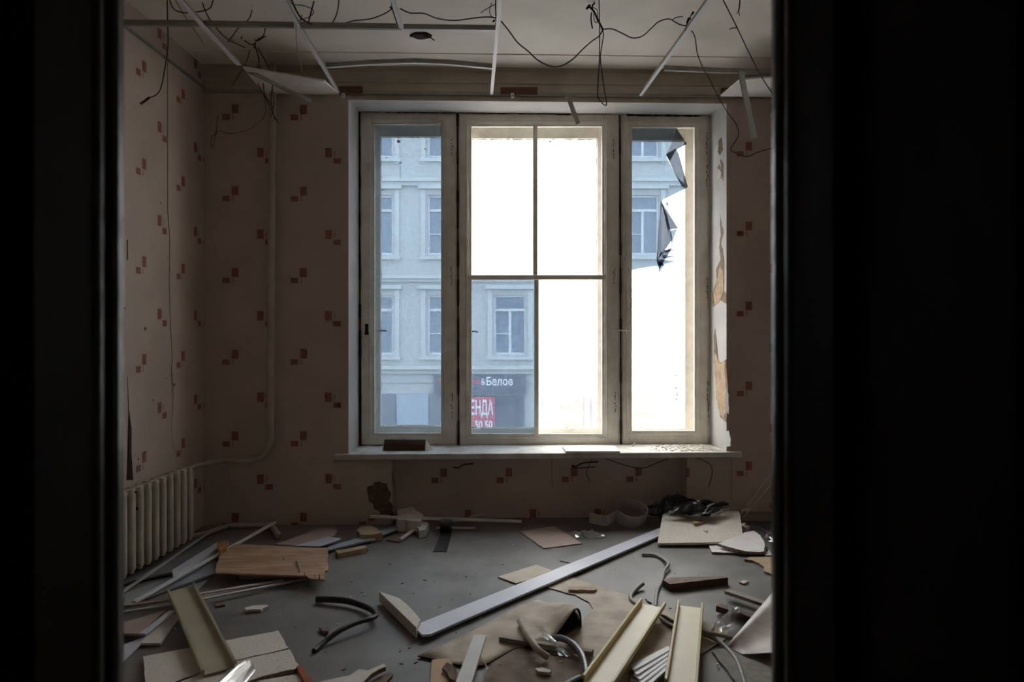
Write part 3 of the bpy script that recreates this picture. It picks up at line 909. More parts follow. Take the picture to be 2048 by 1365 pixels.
zt = RZ1 - .035
pipe_y = wall_y(-1.9, -.07)
xb_ = (540 - 1024) * pipe_y / F
pts = [Vector((rb.x - .04, rb.y + .03, zt)), Vector((LX + .10, 5.02, zt - .005)), Vector((LX + .13, pipe_y - .04, zt - .02)), Vector((LX + .22, pipe_y, P(430, 918, pipe_y).z))]
zh = P(430, 920, pipe_y).z
pts += [Vector((xb_ - .35, pipe_y, zh)), Vector((xb_ - .16, pipe_y, zh)), Vector((xb_ - .05, pipe_y, zh + .035)), Vector((xb_, pipe_y, zh + .15)), Vector((xb_ + .003, pipe_y, zh + .35)), Vector((xb_ + .006, pipe_y, 1.5)), Vector((xb_ + .013, pipe_y, 2.6)), Vector((xb_ + .02, pipe_y, CEIL - .02))]
mb = MB(); mb.tube(pts, [.018, .018, .018, .019, .022, .024, .026, .027, .027, .027, .027, .027], 12)
tag(mb.build('heating_pipe', M['pipe_paint'], smooth=True), 'painted riser pipe bending along the window wall to the radiator top', 'pipe')
zl = P(480, 1054, pipe_y).z
mb = MB(); mb.tube([Vector((rb.x - .04, rb.y + .03, RZ0 + .035)), Vector((LX + .12, 5.05, zl + .01)), Vector((LX + .2, pipe_y - .01, zl)), P(470, 1053, pipe_y), P(545, 1051, pipe_y)], .019, 10)
tag(mb.build('return_pipe', M['pipe_paint'], smooth=True), 'painted return pipe running low from the radiator foot along the wall', 'pipe')
mb = MB(); mb.tube([P(541, 1050, pipe_y), fl(550, 1064, .05), fl(557, 1074, .03)], [.020, .026, .024], 10)
tag(mb.build('pipe_stub', M['pipe_paint'], smooth=True), 'short loose pipe stub pointing down at the wall foot', 'pipe')
mb = MB(); a, b = pw(1480, 1028, -.04), pw(1620, 1032, -.04); a.z = b.z = .09; mb.tube([a, b], .019, 10)
tag(mb.build('skirting_pipe', M['plywood_pink'], smooth=True), 'thin pinkish pipe along the wall foot behind the fallen tile', 'pipe')

# ================================================================== CEILING GRID
GZ = 3.386
def tee(name, px, label, m='white_metal', group=None, fw=.024, hgt=.034, n_ex=None):
    """inverted T rail through pixel points (x, y[, z])"""
    pts = [fl(p[0], p[1], p[2] if len(p) > 2 else GZ) for p in px]
    mb = MB()
    for p, q in zip(pts[:-1], pts[1:]):
        mb.bar(p, q, fw, .0035)
        mb.bar(p + Vector((0, 0, .003)), q + Vector((0, 0, .003)), .003, hgt, m=1)
        mb.bar(p + Vector((0, 0, hgt - .006)), q + Vector((0, 0, hgt - .006)), .007, .008, m=1)
    o = mb.build(name, [M[m], M['grey_metal']])
    return tag(o, label, 'ceiling rail', group)
tee('ceiling_rail', [(983, 191), (1000, 0), (1018, -200)], 'long white T rail running from the window lintel, beside the ceiling bundle of cables')
tee('ceiling_rail', [(1281, 192), (1420, 0), (1560, -195)], 'long white T rail slanting over the torn-film casement with cables hung on it')
tee('ceiling_rail', [(680, 191), (590, 42), (578, 20), (470, -160)], 'long white T rail ending at the fallen tile beside the window corner')
tee('ceiling_rail', [(478, 131, 3.37), (445, 96, 3.38), (365, 8), (240, -130)], 'bent white T rail over the radiator corner with tangled wires', fw=.030)
tee('cross_rail', [(243, 51), (420, 53), (588, 56)], 'dull grey cross rail above the papered side wall', 'grey_metal')
tee('cross_rail', [(600, 56), (803, 59)], 'grey cross rail below the drooping cables', 'grey_metal')
tee('cross_rail', [(807, 60), (992, 62)], 'short cross rail joining the long rail near the plug hole in the ceiling')
tee('cross_rail', [(654, 136), (740, 130, 3.39), (830, 127, 3.40), (900, 130, 3.395), (984, 138)], 'cross rail bowed upward in the middle above the tinted casement')
tee('cross_rail', [(803, 58), (786, 5), (740, -120)], 'short white rail meeting the cross rail beside the knotted hanger')
tee('cross_rail', [(1328, 141), (1440, 146), (1600, 148)], 'cross rail above the torn-film casement', 'grey_metal')
# wall angle
mb = MB()
a, b = pw(398, 193, -.002), pw(1640, 193, -.002)
for (x0, x1, y0) in ((398, 560, 190), (560, 900, 191.5), (900, 1250, 192), (1250, 1640, 194)):
    p, q = pw(x0, y0, -.004), pw(x1, y0 + 1, -.004); p.z = q.z = GZ
    mb.bar(p + Vector((0, 0, 0)), q, .004, .030)
    mb.bar(p + Vector((0, -.011, 0)), q + Vector((0, -.011, 0)), .024, .003)
o = mb.build('wall_angle', M['grey_metal'])
tag(o, 'thin metal angle strip along the wall just above the window opening', 'ceiling rail')
mb = MB(); mb.bar(Vector((LX + .003, 1.2, GZ + .03)), Vector((LX + .003, wall_y(LX) - .01, GZ + .03)), .004, .030); mb.bar(Vector((LX + .013, 1.2, GZ + .03)), Vector((LX + .013, wall_y(LX) - .01, GZ + .03)), .024, .003)
tag(mb.build('wall_angle', M['grey_metal']), 'thin metal angle strip along the papered side wall under the ceiling', 'ceiling rail')
for x0, x1, y0, y1, lab in ((672, 724, 172, 187, 'dark wooden block above the tinted casement corner'), (1001, 1075, 174, 189, 'reddish brown wooden block above the lintel by the long rail'), (1443, 1476, 175, 190, 'dark wooden block above the torn-film casement')):
    mb = MB(); wrect(mb, x0, x1, y0, y1, -.03, .034); tag(mb.build('wood_block', M['raw_wood_dark'], bevel=.004), lab, 'block')
for x, y, lab in ((686, 190, 'small white metal clip at the end of the rail by the sagging tile'), (1025, 190, 'small white metal clip under the reddish wood block')):
    mb = MB()
    wrect(mb, x - 3, x + 3, y - 4, y - 2, -.045, .012); wrect(mb, x - 3, x - 1, y - 2, y + 5, -.045, .012); wrect(mb, x + 1, x + 3, y - 2, y + 5, -.045, .012); wrect(mb, x - 3, x + 3, y + 3, y + 5, -.045, .012)
    tag(mb.build('metal_clip', M['white_metal']), lab, 'clip')
# hanging strips
def strip3(name, p, q, w, m, label, cat='strip', th=.004):
    mb = MB(); d = (Vector(q) - Vector(p)).normalized(); s = d.cross(Vector((0, 1, 0))).normalized() * w / 2
    a = [Vector(p) - s, Vector(p) + s, Vector(q) + s, Vector(q) - s]
    mb.hexa(a, [c + Vector((0, th, 0)) for c in a])
    a2 = [c + s * .0 + Vector((0, -.006, 0)) for c in (Vector(p) - s, Vector(p) - s * .6, Vector(q) - s * .6, Vector(q) - s)]
    mb.hexa(a2, [c + Vector((0, .006, 0)) for c in a2])
    return tag(mb.build(name, m), label, cat)
strip3('hanging_strip', P(1135, 190, 5.34), P(1156, 248, 5.30), .036, M['grey_metal'], 'grey metal strip hanging from the lintel in front of the four-pane casement')
strip3('hanging_strip', P(1481, 143, 4.75), P(1509, 276, 4.7), .042, M['strip_translucent'], 'translucent plastic strip hanging before the peeling window reveal')
strip3('hanging_strip', P(489, 138, 4.9), P(622, 203, 4.85), .030, M['strip_translucent'], 'translucent plastic strip hanging slanted under the sagging tile')
def sheet3(name, pts, th, m, label, cat):
    a = [P(*p) for p in pts]; mb = MB(); mb.hexa(a, [c + Vector((0, .004, th)) for c in a])
    return tag(mb.build(name, m), label, cat)
sheet3('ceiling_tile', [(486, 136, 4.82), (648, 163, 4.98), (679, 190, 5.36), (527, 187, 5.30)], .014, M['tile_white'], 'white ceiling tile sagging over the radiator corner', 'ceiling tile')
sheet3('ceiling_tile', [(1441, 193, 5.38), (1481, 160, 4.95), (1640, 150, 4.8), (1640, 196, 5.40)], .014, M['tile_white'], 'white ceiling tile left over the peeling window reveal', 'ceiling tile')
# knocked-through socket in the ceiling
mb = MB()
c = fl(842, 70, CEIL - .002)
a = [c + Vector((.075 * math.cos(t) * rr.uniform(.6, 1.1), .05 * math.sin(t) * rr.uniform(.6, 1.1), 0)) for t in [k * math.pi / 6 for k in range(12)]]
mb.hexa([p + Vector((0, 0, -.012)) for p in a], a)
mb.tube([c, c + Vector((.06, -.04, -.03)), c + Vector((.10, -.05, -.06))], .004, 5)
tag(mb.build('cable_outlet', M['crack_dark']), 'dark ragged cable outlet with a stub in the ceiling', 'cable outlet')

# wires
RW = .0048
WL = [
 ('hanging_wire', [(333, -30, 4.1), (335, 40, 4.2), (336, 90, 4.2), (330, 135, 4.2), (322, 175, 4.2), (312, 190, 4.2), (297, 196, 4.2)], RW, 'wire_brown', 'long brown wire hanging before the papered wall with a taped end', [([(299, 195, 4.2), (290, 202, 4.2), (281, 208, 4.2)], .009)]),
 ('hanging_wire', [(334, -20, 4.2), (345, 14, 4.2), (365, 25, 4.2), (400, 23, 4.2), (420, 16, 4.2), (426, 0, 4.2), (432, -30, 4.2)], RW, 'wire_brown', 'brown wire looped under the bent rail at the side wall', None),
 ('hanging_wire', [(395, -20, 4.3), (412, 25, 4.3), (432, 55, 4.35), (455, 78, 4.4), (490, 95, 4.6)], RW, 'wire_brown', 'brown wire running along the bent rail to the tangle', None),
 ('hanging_wire', [(345, -10, 4.2), (365, 25, 4.3), (385, 55, 4.4), (405, 85, 4.5)], .0030, 'wire_brown', 'very thin wire slanting behind the bent rail', None),
 ('hanging_wire', [(510, -20, 4.4), (503, 25, 4.4), (494, 42, 4.4), (478, 55, 4.5), (465, 72, 4.5), (456, 84, 4.5)], RW, 'wire_brown', 'brown wire curving down into the bent rail, before the tangle', None),
 ('hanging_wire', [(538, -20, 4.5), (533, 35, 4.6), (530, 60, 4.6), (526, 72, 4.7), (514, 80, 4.8)], RW, 'wire_brown', 'straight brown wire dropping into the tangle', None),
 ('wire_tangle', [(482, 78, 4.8), (488, 65, 4.8), (502, 54, 4.8), (520, 51, 4.8), (538, 55, 4.8), (540, 66, 4.8), (528, 74, 4.8), (512, 82, 4.85), (508, 68, 4.85), (500, 62, 4.85), (486, 76, 4.85), (505, 90, 4.9), (515, 78, 4.9), (508, 96, 4.95)], .0052, 'wire_black', 'knotted black wire tangle under the ceiling above the riser pipe', None),
 ('wire_bundle', [(510, 92, 4.95), (518, 120, 5.0), (514, 145, 5.05), (515, 165, 5.1), (525, 185, 5.1), (536, 205, 5.1), (545, 225, 5.1), (556, 246, 5.1)], .0058, 'wire_brown', 'loose bundle of brown wires hanging beside the riser pipe', [([(515, 95, 4.95), (532, 125, 5.0), (545, 160, 5.08), (542, 200, 5.1), (550, 240, 5.1)], .0045), ([(520, 130, 5.0), (526, 165, 5.08), (530, 190, 5.1), (546, 215, 5.1)], .0045), ([(544, 125, 5.0), (545, 175, 5.1), (548, 210, 5.1), (541, 235, 5.1)], .004), ([(500, 100, 4.9), (492, 125, 4.9), (478, 150, 4.9), (464, 172, 4.9)], .003)]),
 ('hanging_wire', [(528, 195, 5.15), (532, 225, 5.15), (515, 248, 5.12), (490, 262, 5.1), (460, 267, 5.1), (436, 262, 5.1), (433, 268, 5.1), (423, 275, 5.1), (424, 296, 5.1), (431, 270, 5.1), (436, 230, 5.12)], .0028, 'wire_brown', 'thin springy wire loop in front of the papered corner', None),
 ('hanging_wire', [(575, -25, 4.0), (588, 10, 4.1), (605, 38, 4.15), (640, 54, 4.2), (662, 48, 4.2), (675, 22, 4.2), (678, -20, 4.1)], .0054, 'wire_brown', 'thick brown cable drooping in a deep loop beside the knotted hanger', None),
 ('hanging_wire', [(572, -25, 4.0), (597, 30, 4.15), (620, 48, 4.2), (650, 56, 4.2), (680, 50, 4.2), (705, 42, 4.2), (740, 38, 4.2), (768, 28, 4.2), (785, 17, 4.2)], .0050, 'wire_brown', 'brown cable strung from the sagging-tile rail to the knotted hanger', None),
 ('hanging_wire', [(576, -8, 4.1), (583, 8, 4.2), (605, 11, 4.2), (626, 20, 4.2), (622, 32, 4.2), (600, 40, 4.2)], .0032, 'wire_brown', 'small wire twist on the rail by the sagging tile', [([(628, 2, 4.2), (622, 25, 4.2), (616, 48, 4.2)], .0050), ([(583, 22, 4.2), (590, 38, 4.2), (598, 44, 4.2), (604, 30, 4.2)], .0035)]),
 ('hanging_wire', [(592, 44, 4.11), (593, 85, 4.11), (597, 115, 4.11), (603, 132, 4.11), (602, 142, 4.11)], .0030, 'string_beige', 'pale thin wire end dangling under the rail by the sagging tile', None),
 ('hanger_wire', [(779, -20, 4.1), (784, 15, 4.2), (790, 35, 4.2), (797, 56, 4.2)], .0045, 'wire_black', 'dark knotted hanger wire beside the short white rail', [([(780, 14, 4.2), (786, 18, 4.2), (791, 16, 4.2)], .006)]),
 ('hanging_wire', [(800, 17, 4.2), (820, 26, 4.2), (848, 27, 4.2), (875, 37, 4.2), (910, 41, 4.2), (950, 36, 4.2), (978, 34, 4.2), (993, 37, 4.2)], .0050, 'wire_brown', 'brown cable strung between the short white rail and the long rail', None),
 ('hanger_wire', [(993, -20, 4.1), (991, 10, 4.15), (992, 35, 4.2), (991, 55, 4.2)], .0048, 'wire_black', 'dark hanger wire tied to the long rail', [([(990, 9, 4.2), (975, 17, 4.2), (961, 26, 4.2)], .003), ([(983, 6, 4.2), (979, 25, 4.2), (986, 36, 4.2)], .003), ([(989, 40, 4.2), (986, 44, 4.2)], .007)]),
 ('hanging_wire', [(1002, 42, 4.2), (1018, 62, 4.22), (1035, 85, 4.25), (1057, 103, 4.25), (1075, 120, 4.25), (1100, 132, 4.25), (1122, 132, 4.25), (1145, 119, 4.25), (1165, 99, 4.25), (1183, 83, 4.25), (1197, 73, 4.25), (1206, 60, 4.25)], .0050, 'wire_brown', 'brown cable hanging in a wide loop between the long rail and the ceiling bundle', None),
 ('hanging_wire', [(1206, 59, 4.25), (1224, 58, 4.25), (1245, 67, 4.25), (1265, 76, 4.25), (1285, 72, 4.25), (1303, 56, 4.25), (1318, 43, 4.25), (1338, 38, 4.25), (1350, 44, 4.25), (1362, 50, 4.25), (1376, 52, 4.25)], .0050, 'wire_brown', 'brown cable waving from the ceiling bundle to the slanting rail', [([(1345, 40, 4.25), (1352, 35, 4.25), (1366, 33, 4.25)], .0035)]),
 ('hanging_wire', [(1198, -20, 4.2), (1199, 50, 4.22), (1199, 110, 4.25), (1196, 165, 4.25), (1196, 192, 4.25), (1203, 205, 4.25), (1211, 211, 4.25), (1213, 205, 4.25), (1208, 175, 4.25), (1201, 120, 4.25), (1204, 90, 4.25), (1207, 70, 4.25), (1205, 58, 4.25)], .0042, 'wire_brown', 'long thin wire loop dangling from the ceiling bundle before the window', None),
 ('wire_bundle', [(1176, 12, 4.3), (1187, 22, 4.28), (1196, 40, 4.26), (1206, 60, 4.25)], .0085, 'wire_black', 'black bundle of cables breaking out of the ceiling', [([(1189, 6, 4.3), (1184, 14, 4.28), (1188, 25, 4.28)], .006), ([(1183, 25, 4.26), (1182, 40, 4.26), (1185, 57, 4.26)], .0055), ([(1187, 28, 4.26), (1189, 42, 4.26), (1194, 44, 4.26), (1195, 22, 4.26), (1186, 15, 4.27)], .003), ([(1173, 18, 4.3), (1180, 10, 4.3)], .009)]),
 ('hanging_wire', [(1383, 61, 4.25), (1390, 75, 4.3), (1395, 108, 4.4), (1408, 140, 4.5), (1422, 165, 4.6), (1437, 195, 4.7), (1455, 225, 4.75), (1472, 248, 4.8), (1477, 270, 4.8), (1466, 290, 4.8), (1462, 300, 4.8), (1476, 308, 4.8), (1495, 313, 4.8), (1520, 303, 4.8), (1560, 293, 4.8)], .0045, 'wire_brown', 'long brown wire trailing from the slanting rail down past the peeling reveal', None),
 ('wire_bundle', [(1385, 25, 4.25), (1379, 38, 4.25), (1374, 48, 4.25), (1370, 66, 4.25)], .0055, 'wire_black', 'small black wire knot tied on the slanting rail', [([(1387, 24, 4.25), (1384, 29, 4.25)], .009), ([(1378, 36, 4.25), (1374, 46, 4.25)], .009), ([(1380, 35, 4.25), (1383, 44, 4.25), (1380, 50, 4.25)], .003)]),
 ('hanging_wire', [(1435, -25, 4.1), (1474, 55, 4.3), (1510, 130, 4.5), (1530, 165, 4.6), (1570, 225, 4.7)], .0045, 'wire_brown', 'taut brown cable slanting in front of the ceiling tile by the peeling reveal', [([(1474, 56, 4.3), (1465, 56, 4.3), (1459, 59, 4.3)], .0035)]),
 ('hanging_wire', [(1482, -25, 4.2), (1479, 10, 4.2), (1477, 22, 4.2)], .0060, 'wire_brown', 'short frayed cable end hanging beside the taut slanting cable', [([(1477, 22, 4.2), (1473, 27, 4.2)], .003), ([(1477, 22, 4.2), (1479, 31, 4.2)], .003)]),
]
def tie(pts):
    q = [P(*p) for p in pts]
    if pts[0][1] < 0: q.insert(0, Vector((q[0].x, q[0].y - .06, CEIL)))
    if pts[-1][1] < 0: q.append(Vector((q[-1].x, q[-1].y - .06, CEIL)))
    return q
for nm, pts, r, m, lab, ex in WL:
    pts = tie(pts); r *= .78
    if ex: ex = [(e, rr_ * .85) for e, rr_ in ex]
    wire(nm, pts, r, M[m], lab, 'wire', None, 6, ex)
# wires under the sill
wire('wall_hook', [pw(1144, 931, .02), pw(1152, 934, .0), pw(1165, 927, .02), pw(1196, 924, .10)], .006, M['wire_black'], 'black radiator bracket in the niche with a wire over it', 'bracket', None, 6, [([pw(1144, 931, .02), pw(1150, 937, .05), pw(1190, 934, ND)], .004)])
wire('wall_hook', [pw(906, 935, .05), pw(918, 936, .04), pw(926, 930, .06), pw(946, 928, ND)], .006, M['wire_brown'], 'brown radiator bracket in the niche below the tinted casement', 'bracket')
wire('sill_wire', [pw(1184, 920, .0), pw(1176, 935, .02), pw(1173, 948, .02), pw(1180, 963, .02)], .003, M['wire_brown'], 'short thin wire dangling from the black bracket', 'wire')
wire('sill_wire', [pw(1210, 917, .0), pw(1240, 928, .0), pw(1270, 936, .0), pw(1290, 936, .0), pw(1315, 926, .0), pw(1338, 917, .0)], .0035, M['wire_brown'], 'brown wire sagging in a curve under the sill', 'wire')
wire('sill_wire', [pw(1394, 917, -.02), pw(1412, 924, -.03), pw(1423, 933, -.03), pw(1424, 950, -.03), pw(1417, 975, -.03)], .0035, M['wire_brown'], 'brown wire hooked down from the rubble end of the sill', 'wire')
wire('string', [pw(1600, 865, -.3), pw(1545, 945, -.25), pw(1480, 1031, -.2)], .0025, M['string_beige'], 'pale string running up from the fallen tile corner', 'string')
wire('string', [pw(1600, 885, -.32), pw(1550, 960, -.28), pw(1487, 1036, -.22)], .0025, M['string_beige'], 'pale string running up beside the first from the tile edge', 'string')
wire('string', [pl(345, 745, .01), pl(347, 800, .01), pl(343, 860, .02), P(350, 910, 4.78), P(353, 940, 4.62), P(357, 965, 4.60), P(359, 1000, 4.60)], .003, M['string_beige'], 'frayed pale string hanging over the radiator top', 'string', None, 5, [([P(355, 955, 4.60), P(353, 980, 4.59), P(357, 1002, 4.59)], .002)])

# ================================================================== ON THE SILL
case = empty('spectacle_case', pw(808, 900, .14))
case.location.z = SILL + .002
mb = MB()
x0, x1 = pw(768, 900, .12).x - case.location.x, pw(851, 900, .12).x - case.location.x
prof = [(-.055, .004), (-.035, .052), (-.005, .086), (.030, .070), (.055, .004)]
A = [(x0, y, z) for y, z in prof]; B = [(x1, y, z) for y, z in prof]
mb.hexa(A, B)
mb.build('body', M['leather_brown'], case, bevel=.004)
for s, x, w in ((-1, x0, .022), (1, x1, .055)):
    mb = MB()
    A = [(x, -.052, .003), (x, -.005, .084), (x, .05, .004)]
    B = [(x + s * .004, -.052, .003), (x + s * .004, -.005, .084), (x + s * w, .02, .003)]
    mb.hexa(A, B); mb.build('end_flap', M['card_pale'], case)
tag(case, 'long dark brown folded box with pale end flaps lying on the window sill', 'box')
def sillpoly(px, z):
    return [fl(x, y, z) for x, y in px]
mb = MB(); t_ = sillpoly([(1124, 892), (1229, 892), (1240, 903), (1132, 903)], SILL + .022)
mb.hexa([p - Vector((0, 0, .016)) for p in t_], t_)
tag(mb.build('tile_offcut', M['tile_white']), 'flat white tile offcut lying on the sill before the four-pane casement', 'tile')
mb = MB(); t_ = [pw(1255, 902, .2), pw(1264, 898, .22), pw(1268, 885, .25), pw(1271, 890, .24), pw(1266, 899, .22)]
for p in t_: p.z = max(p.z, SILL + .003)
mb.hexa(t_, [p + Vector((0, .004, .002)) for p in t_])
tag(mb.build('paper_scrap', M['card_pale']), 'small curled paper scrap standing on the sill by the torn-film casement', 'paper')
# plaster rubble in the right sill corner
mb = MB(); r2 = random.Random(21)
for k in range(480):
    t = r2.random() ** .6
    x = 1300 + 155 * t + r2.uniform(-4, 4); y = 890 + 13 * r2.random()
    c = fl(x, y, SILL + .003)
    if c.x > XR0 - .03 - (c.y - wall_y(c.x)) * .25: continue
    s = r2.uniform(.003, .011)
    a = [c + Vector((s * math.cos(q) * r2.uniform(.6, 1.3), s * math.sin(q) * r2.uniform(.6, 1.3), 0)) for q in [i * 2 * math.pi / 5 for i in range(5)]]
    hh = s * r2.uniform(.25, .7)
    mb.hexa(a, [p + Vector((r2.uniform(-.003, .003), r2.uniform(-.003, .003), hh)) for p in a])
o = mb.build('plaster_rubble', M['rubble']); o['kind'] = 'stuff'; tag(o, 'crumbled plaster flakes heaped in the sill corner by the peeling reveal', 'rubble')

# ================================================================== FLOOR DEBRIS, left heap
slab('panel_board', [(238, 1168), (392, 1098), (432, 1086), (345, 1146), (312, 1151)], M['dark_grey_panel'], 'dark grey sheet lying against the radiator foot', 'sheet', .03, .012)
slab('panel_board', [(225, 1196), (432, 1120), (433, 1146), (350, 1174), (225, 1222)], M['blue_grey_panel'], 'blue grey sheet under the plywood panel', 'sheet', .018, .010)
slab('panel_board', [(372, 1176), (416, 1160), (392, 1185)], M['blue_grey_panel'], 'small blue grey sheet corner poking out below the plywood', 'sheet', .008, .006)
slab('trim_strip', [(434, 1085, .07), (434, 1098, .07), (347, 1151, .07), (344, 1141, .07)], M['lavender_metal'], 'wide pale lavender strip on the dark sheet', 'strip', .07, .022)
slab('wood_scrap', [(434, 1088), (448, 1082), (458, 1083), (452, 1098), (440, 1101)], M['wood_orange'], 'small orange brown wood scrap at the strip end', 'wood', .10, .03, jag=.006, seed=3)
lath('lath', fl(423, 1064, .03), fl(240, 1190, .03), .018, .012, M['grey_lath'], 'thin grey lath lying along the radiator foot')
lath('lath', P(550, 1047, 5.18), fl(268, 1207, .045), .026, .012, M['white_lath'], 'long pale lath propped from the wall foot across the heap by the radiator')
slab('plywood_panel', [(431, 1147, .07), (438, 1112, .075), (470, 1089, .08), (655, 1097, .08), (656, 1141, .075), (650, 1143, .075), (650, 1160, .07), (620, 1158, .07), (612, 1152, .07), (560, 1151, .07), (500, 1148, .07)], M['plywood'], 'brown plywood panel with a splintered front edge on the heap by the radiator', 'plywood', .08, .010, jag=.005, seed=8, step=.05)
mb = MB()
for q in ([(591, 1124, .081), (594, 1124, .081), (600, 1146, .078), (598, 1146, .078)], [(566, 1117, .082), (568, 1117, .082), (566, 1125, .081)], [(608, 1148, .078), (610, 1147, .078), (610, 1157, .074)], [(629, 1152, .077), (631, 1152, .077), (630, 1158, .074)], [(638, 1150, .077), (640, 1150, .077), (640, 1159, .074), (637, 1159, .074)]):
    a = [fl(*p) + Vector((0, 0, .001)) for p in q]; mb.hexa(a, [p + Vector((0, 0, .002)) for p in a])
crk = mb.build('split', M['crack_dark'], bpy.data.objects['plywood_panel'])
slab('support_offcut', [(470, 1120), (600, 1118), (610, 1138), (480, 1142)], M['plywood_pink'], 'low offcut holding up the plywood panel', 'offcut', .055, .055)
lath('lath', fl(612, 1160, .012), fl(400, 1202, .03), .020, .010, M['white_lath'], 'thin white lath in front of the plywood, its tip past the splintered edge')
lath('lath', fl(400, 1203, .03), fl(228, 1230, .05), .020, .010, M['grey_lath'], 'thin cream lath continuing under the greenish channel')
lath('lath', fl(566, 1163, .012), fl(392, 1192, .025), .020, .010, M['white_lath'], 'thin white lath just behind the front lath')
lath('lath', fl(345, 1203, .035), fl(228, 1216, .05), .022, .010, M['plywood_pink'], 'short pinkish lath behind the greenish channel')
slab('panel_board', [(395, 1188), (500, 1168), (600, 1159), (560, 1166), (400, 1197)], M['plywood_pink'], 'narrow pinkish board between the white laths', 'board', .010, .008)
slab('panel_board', [(225, 1252, .04), (331, 1221, .04), (279, 1268, .035), (225, 1268, .035)], M['plywood_pink'], 'pinkish hardboard piece at the foot of the greenish channel', 'board', .04, .012)
slab('panel_board', [(278, 1268, .05), (338, 1222, .06), (349, 1222, .06), (291, 1268, .05)], M['lavender_metal'], 'narrow pale strip on the pinkish hardboard', 'strip', .05, .010)
slab('panel_board', [(280, 1287, .02), (321, 1287, .02), (358, 1233, .03), (336, 1226, .03)], M['gypsum'], 'beige board scrap beside the greenish channel', 'board', .03, .012)
slab('panel_board', [(220, 1310), (238, 1294), (300, 1270), (268, 1300), (242, 1326), (220, 1345)], M['lavender_metal'], 'pale sheet corner sticking out of the heap nearest the door jamb', 'sheet', .02, .01)
# broken tile (front left)
slab('broken_tile', [(286, 1314), (384, 1295), (445, 1283), (557, 1262), (577, 1297), (545, 1305), (470, 1321), (425, 1337), (345, 1367), (292, 1392)], [M['tile_speckle'], M['gypsum_edge']], 'speckled cream ceiling tile, larger broken half under the channel', 'tile', .022, .018, jag=.004, seed=2, side=1)
slab('broken_tile', [(427, 1338), (471, 1323), (545, 1307), (579, 1299), (598, 1331), (590, 1339), (530, 1352), (500, 1362), (420, 1400), (350, 1368)], [M['tile_speckle'], M['gypsum_edge']], 'speckled cream ceiling tile, smaller broken half before the crack', 'tile', .026, .018, jag=.005, seed=4, side=1)
slab('broken_tile', [(505, 1364), (560, 1355), (600, 1349), (612, 1400), (470, 1410)], [M['tile_speckle'], M['gypsum_edge']], 'speckled tile scrap at the orange angle', 'tile', .014, .012, jag=.004, seed=5, side=1)
def channel(name, p, q, w, h, m, label, th=.005, mface=None):
    mb = MB(); p, q = Vector(p), Vector(q)
    d = (q - p).normalized(); s = d.cross(Vector((0, 0, 1))).normalized(); u = s.cross(d)
    mb.bar(p, q, w, th, m=1)
    for sg in (-1, 1):
        o_ = s * sg * (w / 2 - th / 2)
        mb.bar(p + o_, q + o_, th, h)
        o2 = s * sg * (w / 2 + .006)
        mb.bar(p + o2 + u * (h - .018), q + o2 + u * (h - .018), .004, .018)
        o3 = s * sg * (w / 2 + .002)
        mb.bar(p + o3 + u * (h - .004), q + o3 + u * (h - .004), .012, .004)
    return tag(mb.build(name, [m, mface or m], bevel=.0012), label, 'channel')
channel('plastic_channel', fl(361, 1180, .07), fl(438, 1345, .035), .130, .028, M['green_plastic'], 'dull greenish plastic channel leaning on the heap by the radiator')
slab('orange_angle', [(593, 1334, .03), (600, 1330, .03), (640, 1380, .03), (618, 1380, .03)], M['orange_metal'], 'rusty orange angle strip beside the broken tile', 'strip', .03, .02)
def crumple(name, px, z, amp, m, label, cat, n=9, seed=1, flat=True):
    """crumpled sheet over a quad of four floor pixels"""
    c = [fl(p[0], p[1], p[2] if len(p) > 2 else z) for p in px]
    r = random.Random(seed); mb = MB(); V = []
    for i in range(n + 1):
        for j in range(n + 1):
            u, v = i / n, j / n
            p = c[0] * (1 - u) * (1 - v) + c[1] * u * (1 - v) + c[2] * u * v + c[3] * (1 - u) * v
            e = min(u, v, 1 - u, 1 - v)
            k = .35 + min(1, e * 4) * .65
            p = p + Vector((r.uniform(-1, 1) * amp * .5, r.uniform(-1, 1) * amp * .5, abs(r.gauss(0, 1)) * amp * k))
            V.append(p)
    for p in V: p.z = max(p.z, .003)
    mb.v = [tuple(p) for p in V]
    for i in range(n):
        for j in range(n):
            a = i * (n + 1) + j
            mb.f.append((a, a + n + 1, a + n + 2)); mb.f.append((a, a + n + 2, a + 1))
            mb.m += [0, 0]; mb.uv += [None, None]
    return tag(mb.build(name, m), label, cat)
mb = MB()
q0, q1, q2, q3 = fl(488, 1322, .05), fl(513, 1340, .045), fl(462, 1410, .04), fl(412, 1385, .045)
NW = 16
for i in range(NW + 1):
    for j in range(5):
        u, v = i / NW, j / 4
        p = q0.lerp(q1, u).lerp(q3.lerp(q2, u), v)
        mb.v.append((p.x, p.y, p.z + .010 * math.sin(u * 19) + .012 * math.sin(math.pi * u)))
for i in range(NW):
    for j in range(4):
        a = i * 5 + j; mb.f.append((a, a + 1, a + 6, a + 5)); mb.m.append(0); mb.uv.append(None)
tag(mb.build('plastic_wrap', M['clear_plastic'], smooth=True), 'clear ribbed plastic wrap lying over the broken tile', 'plastic')
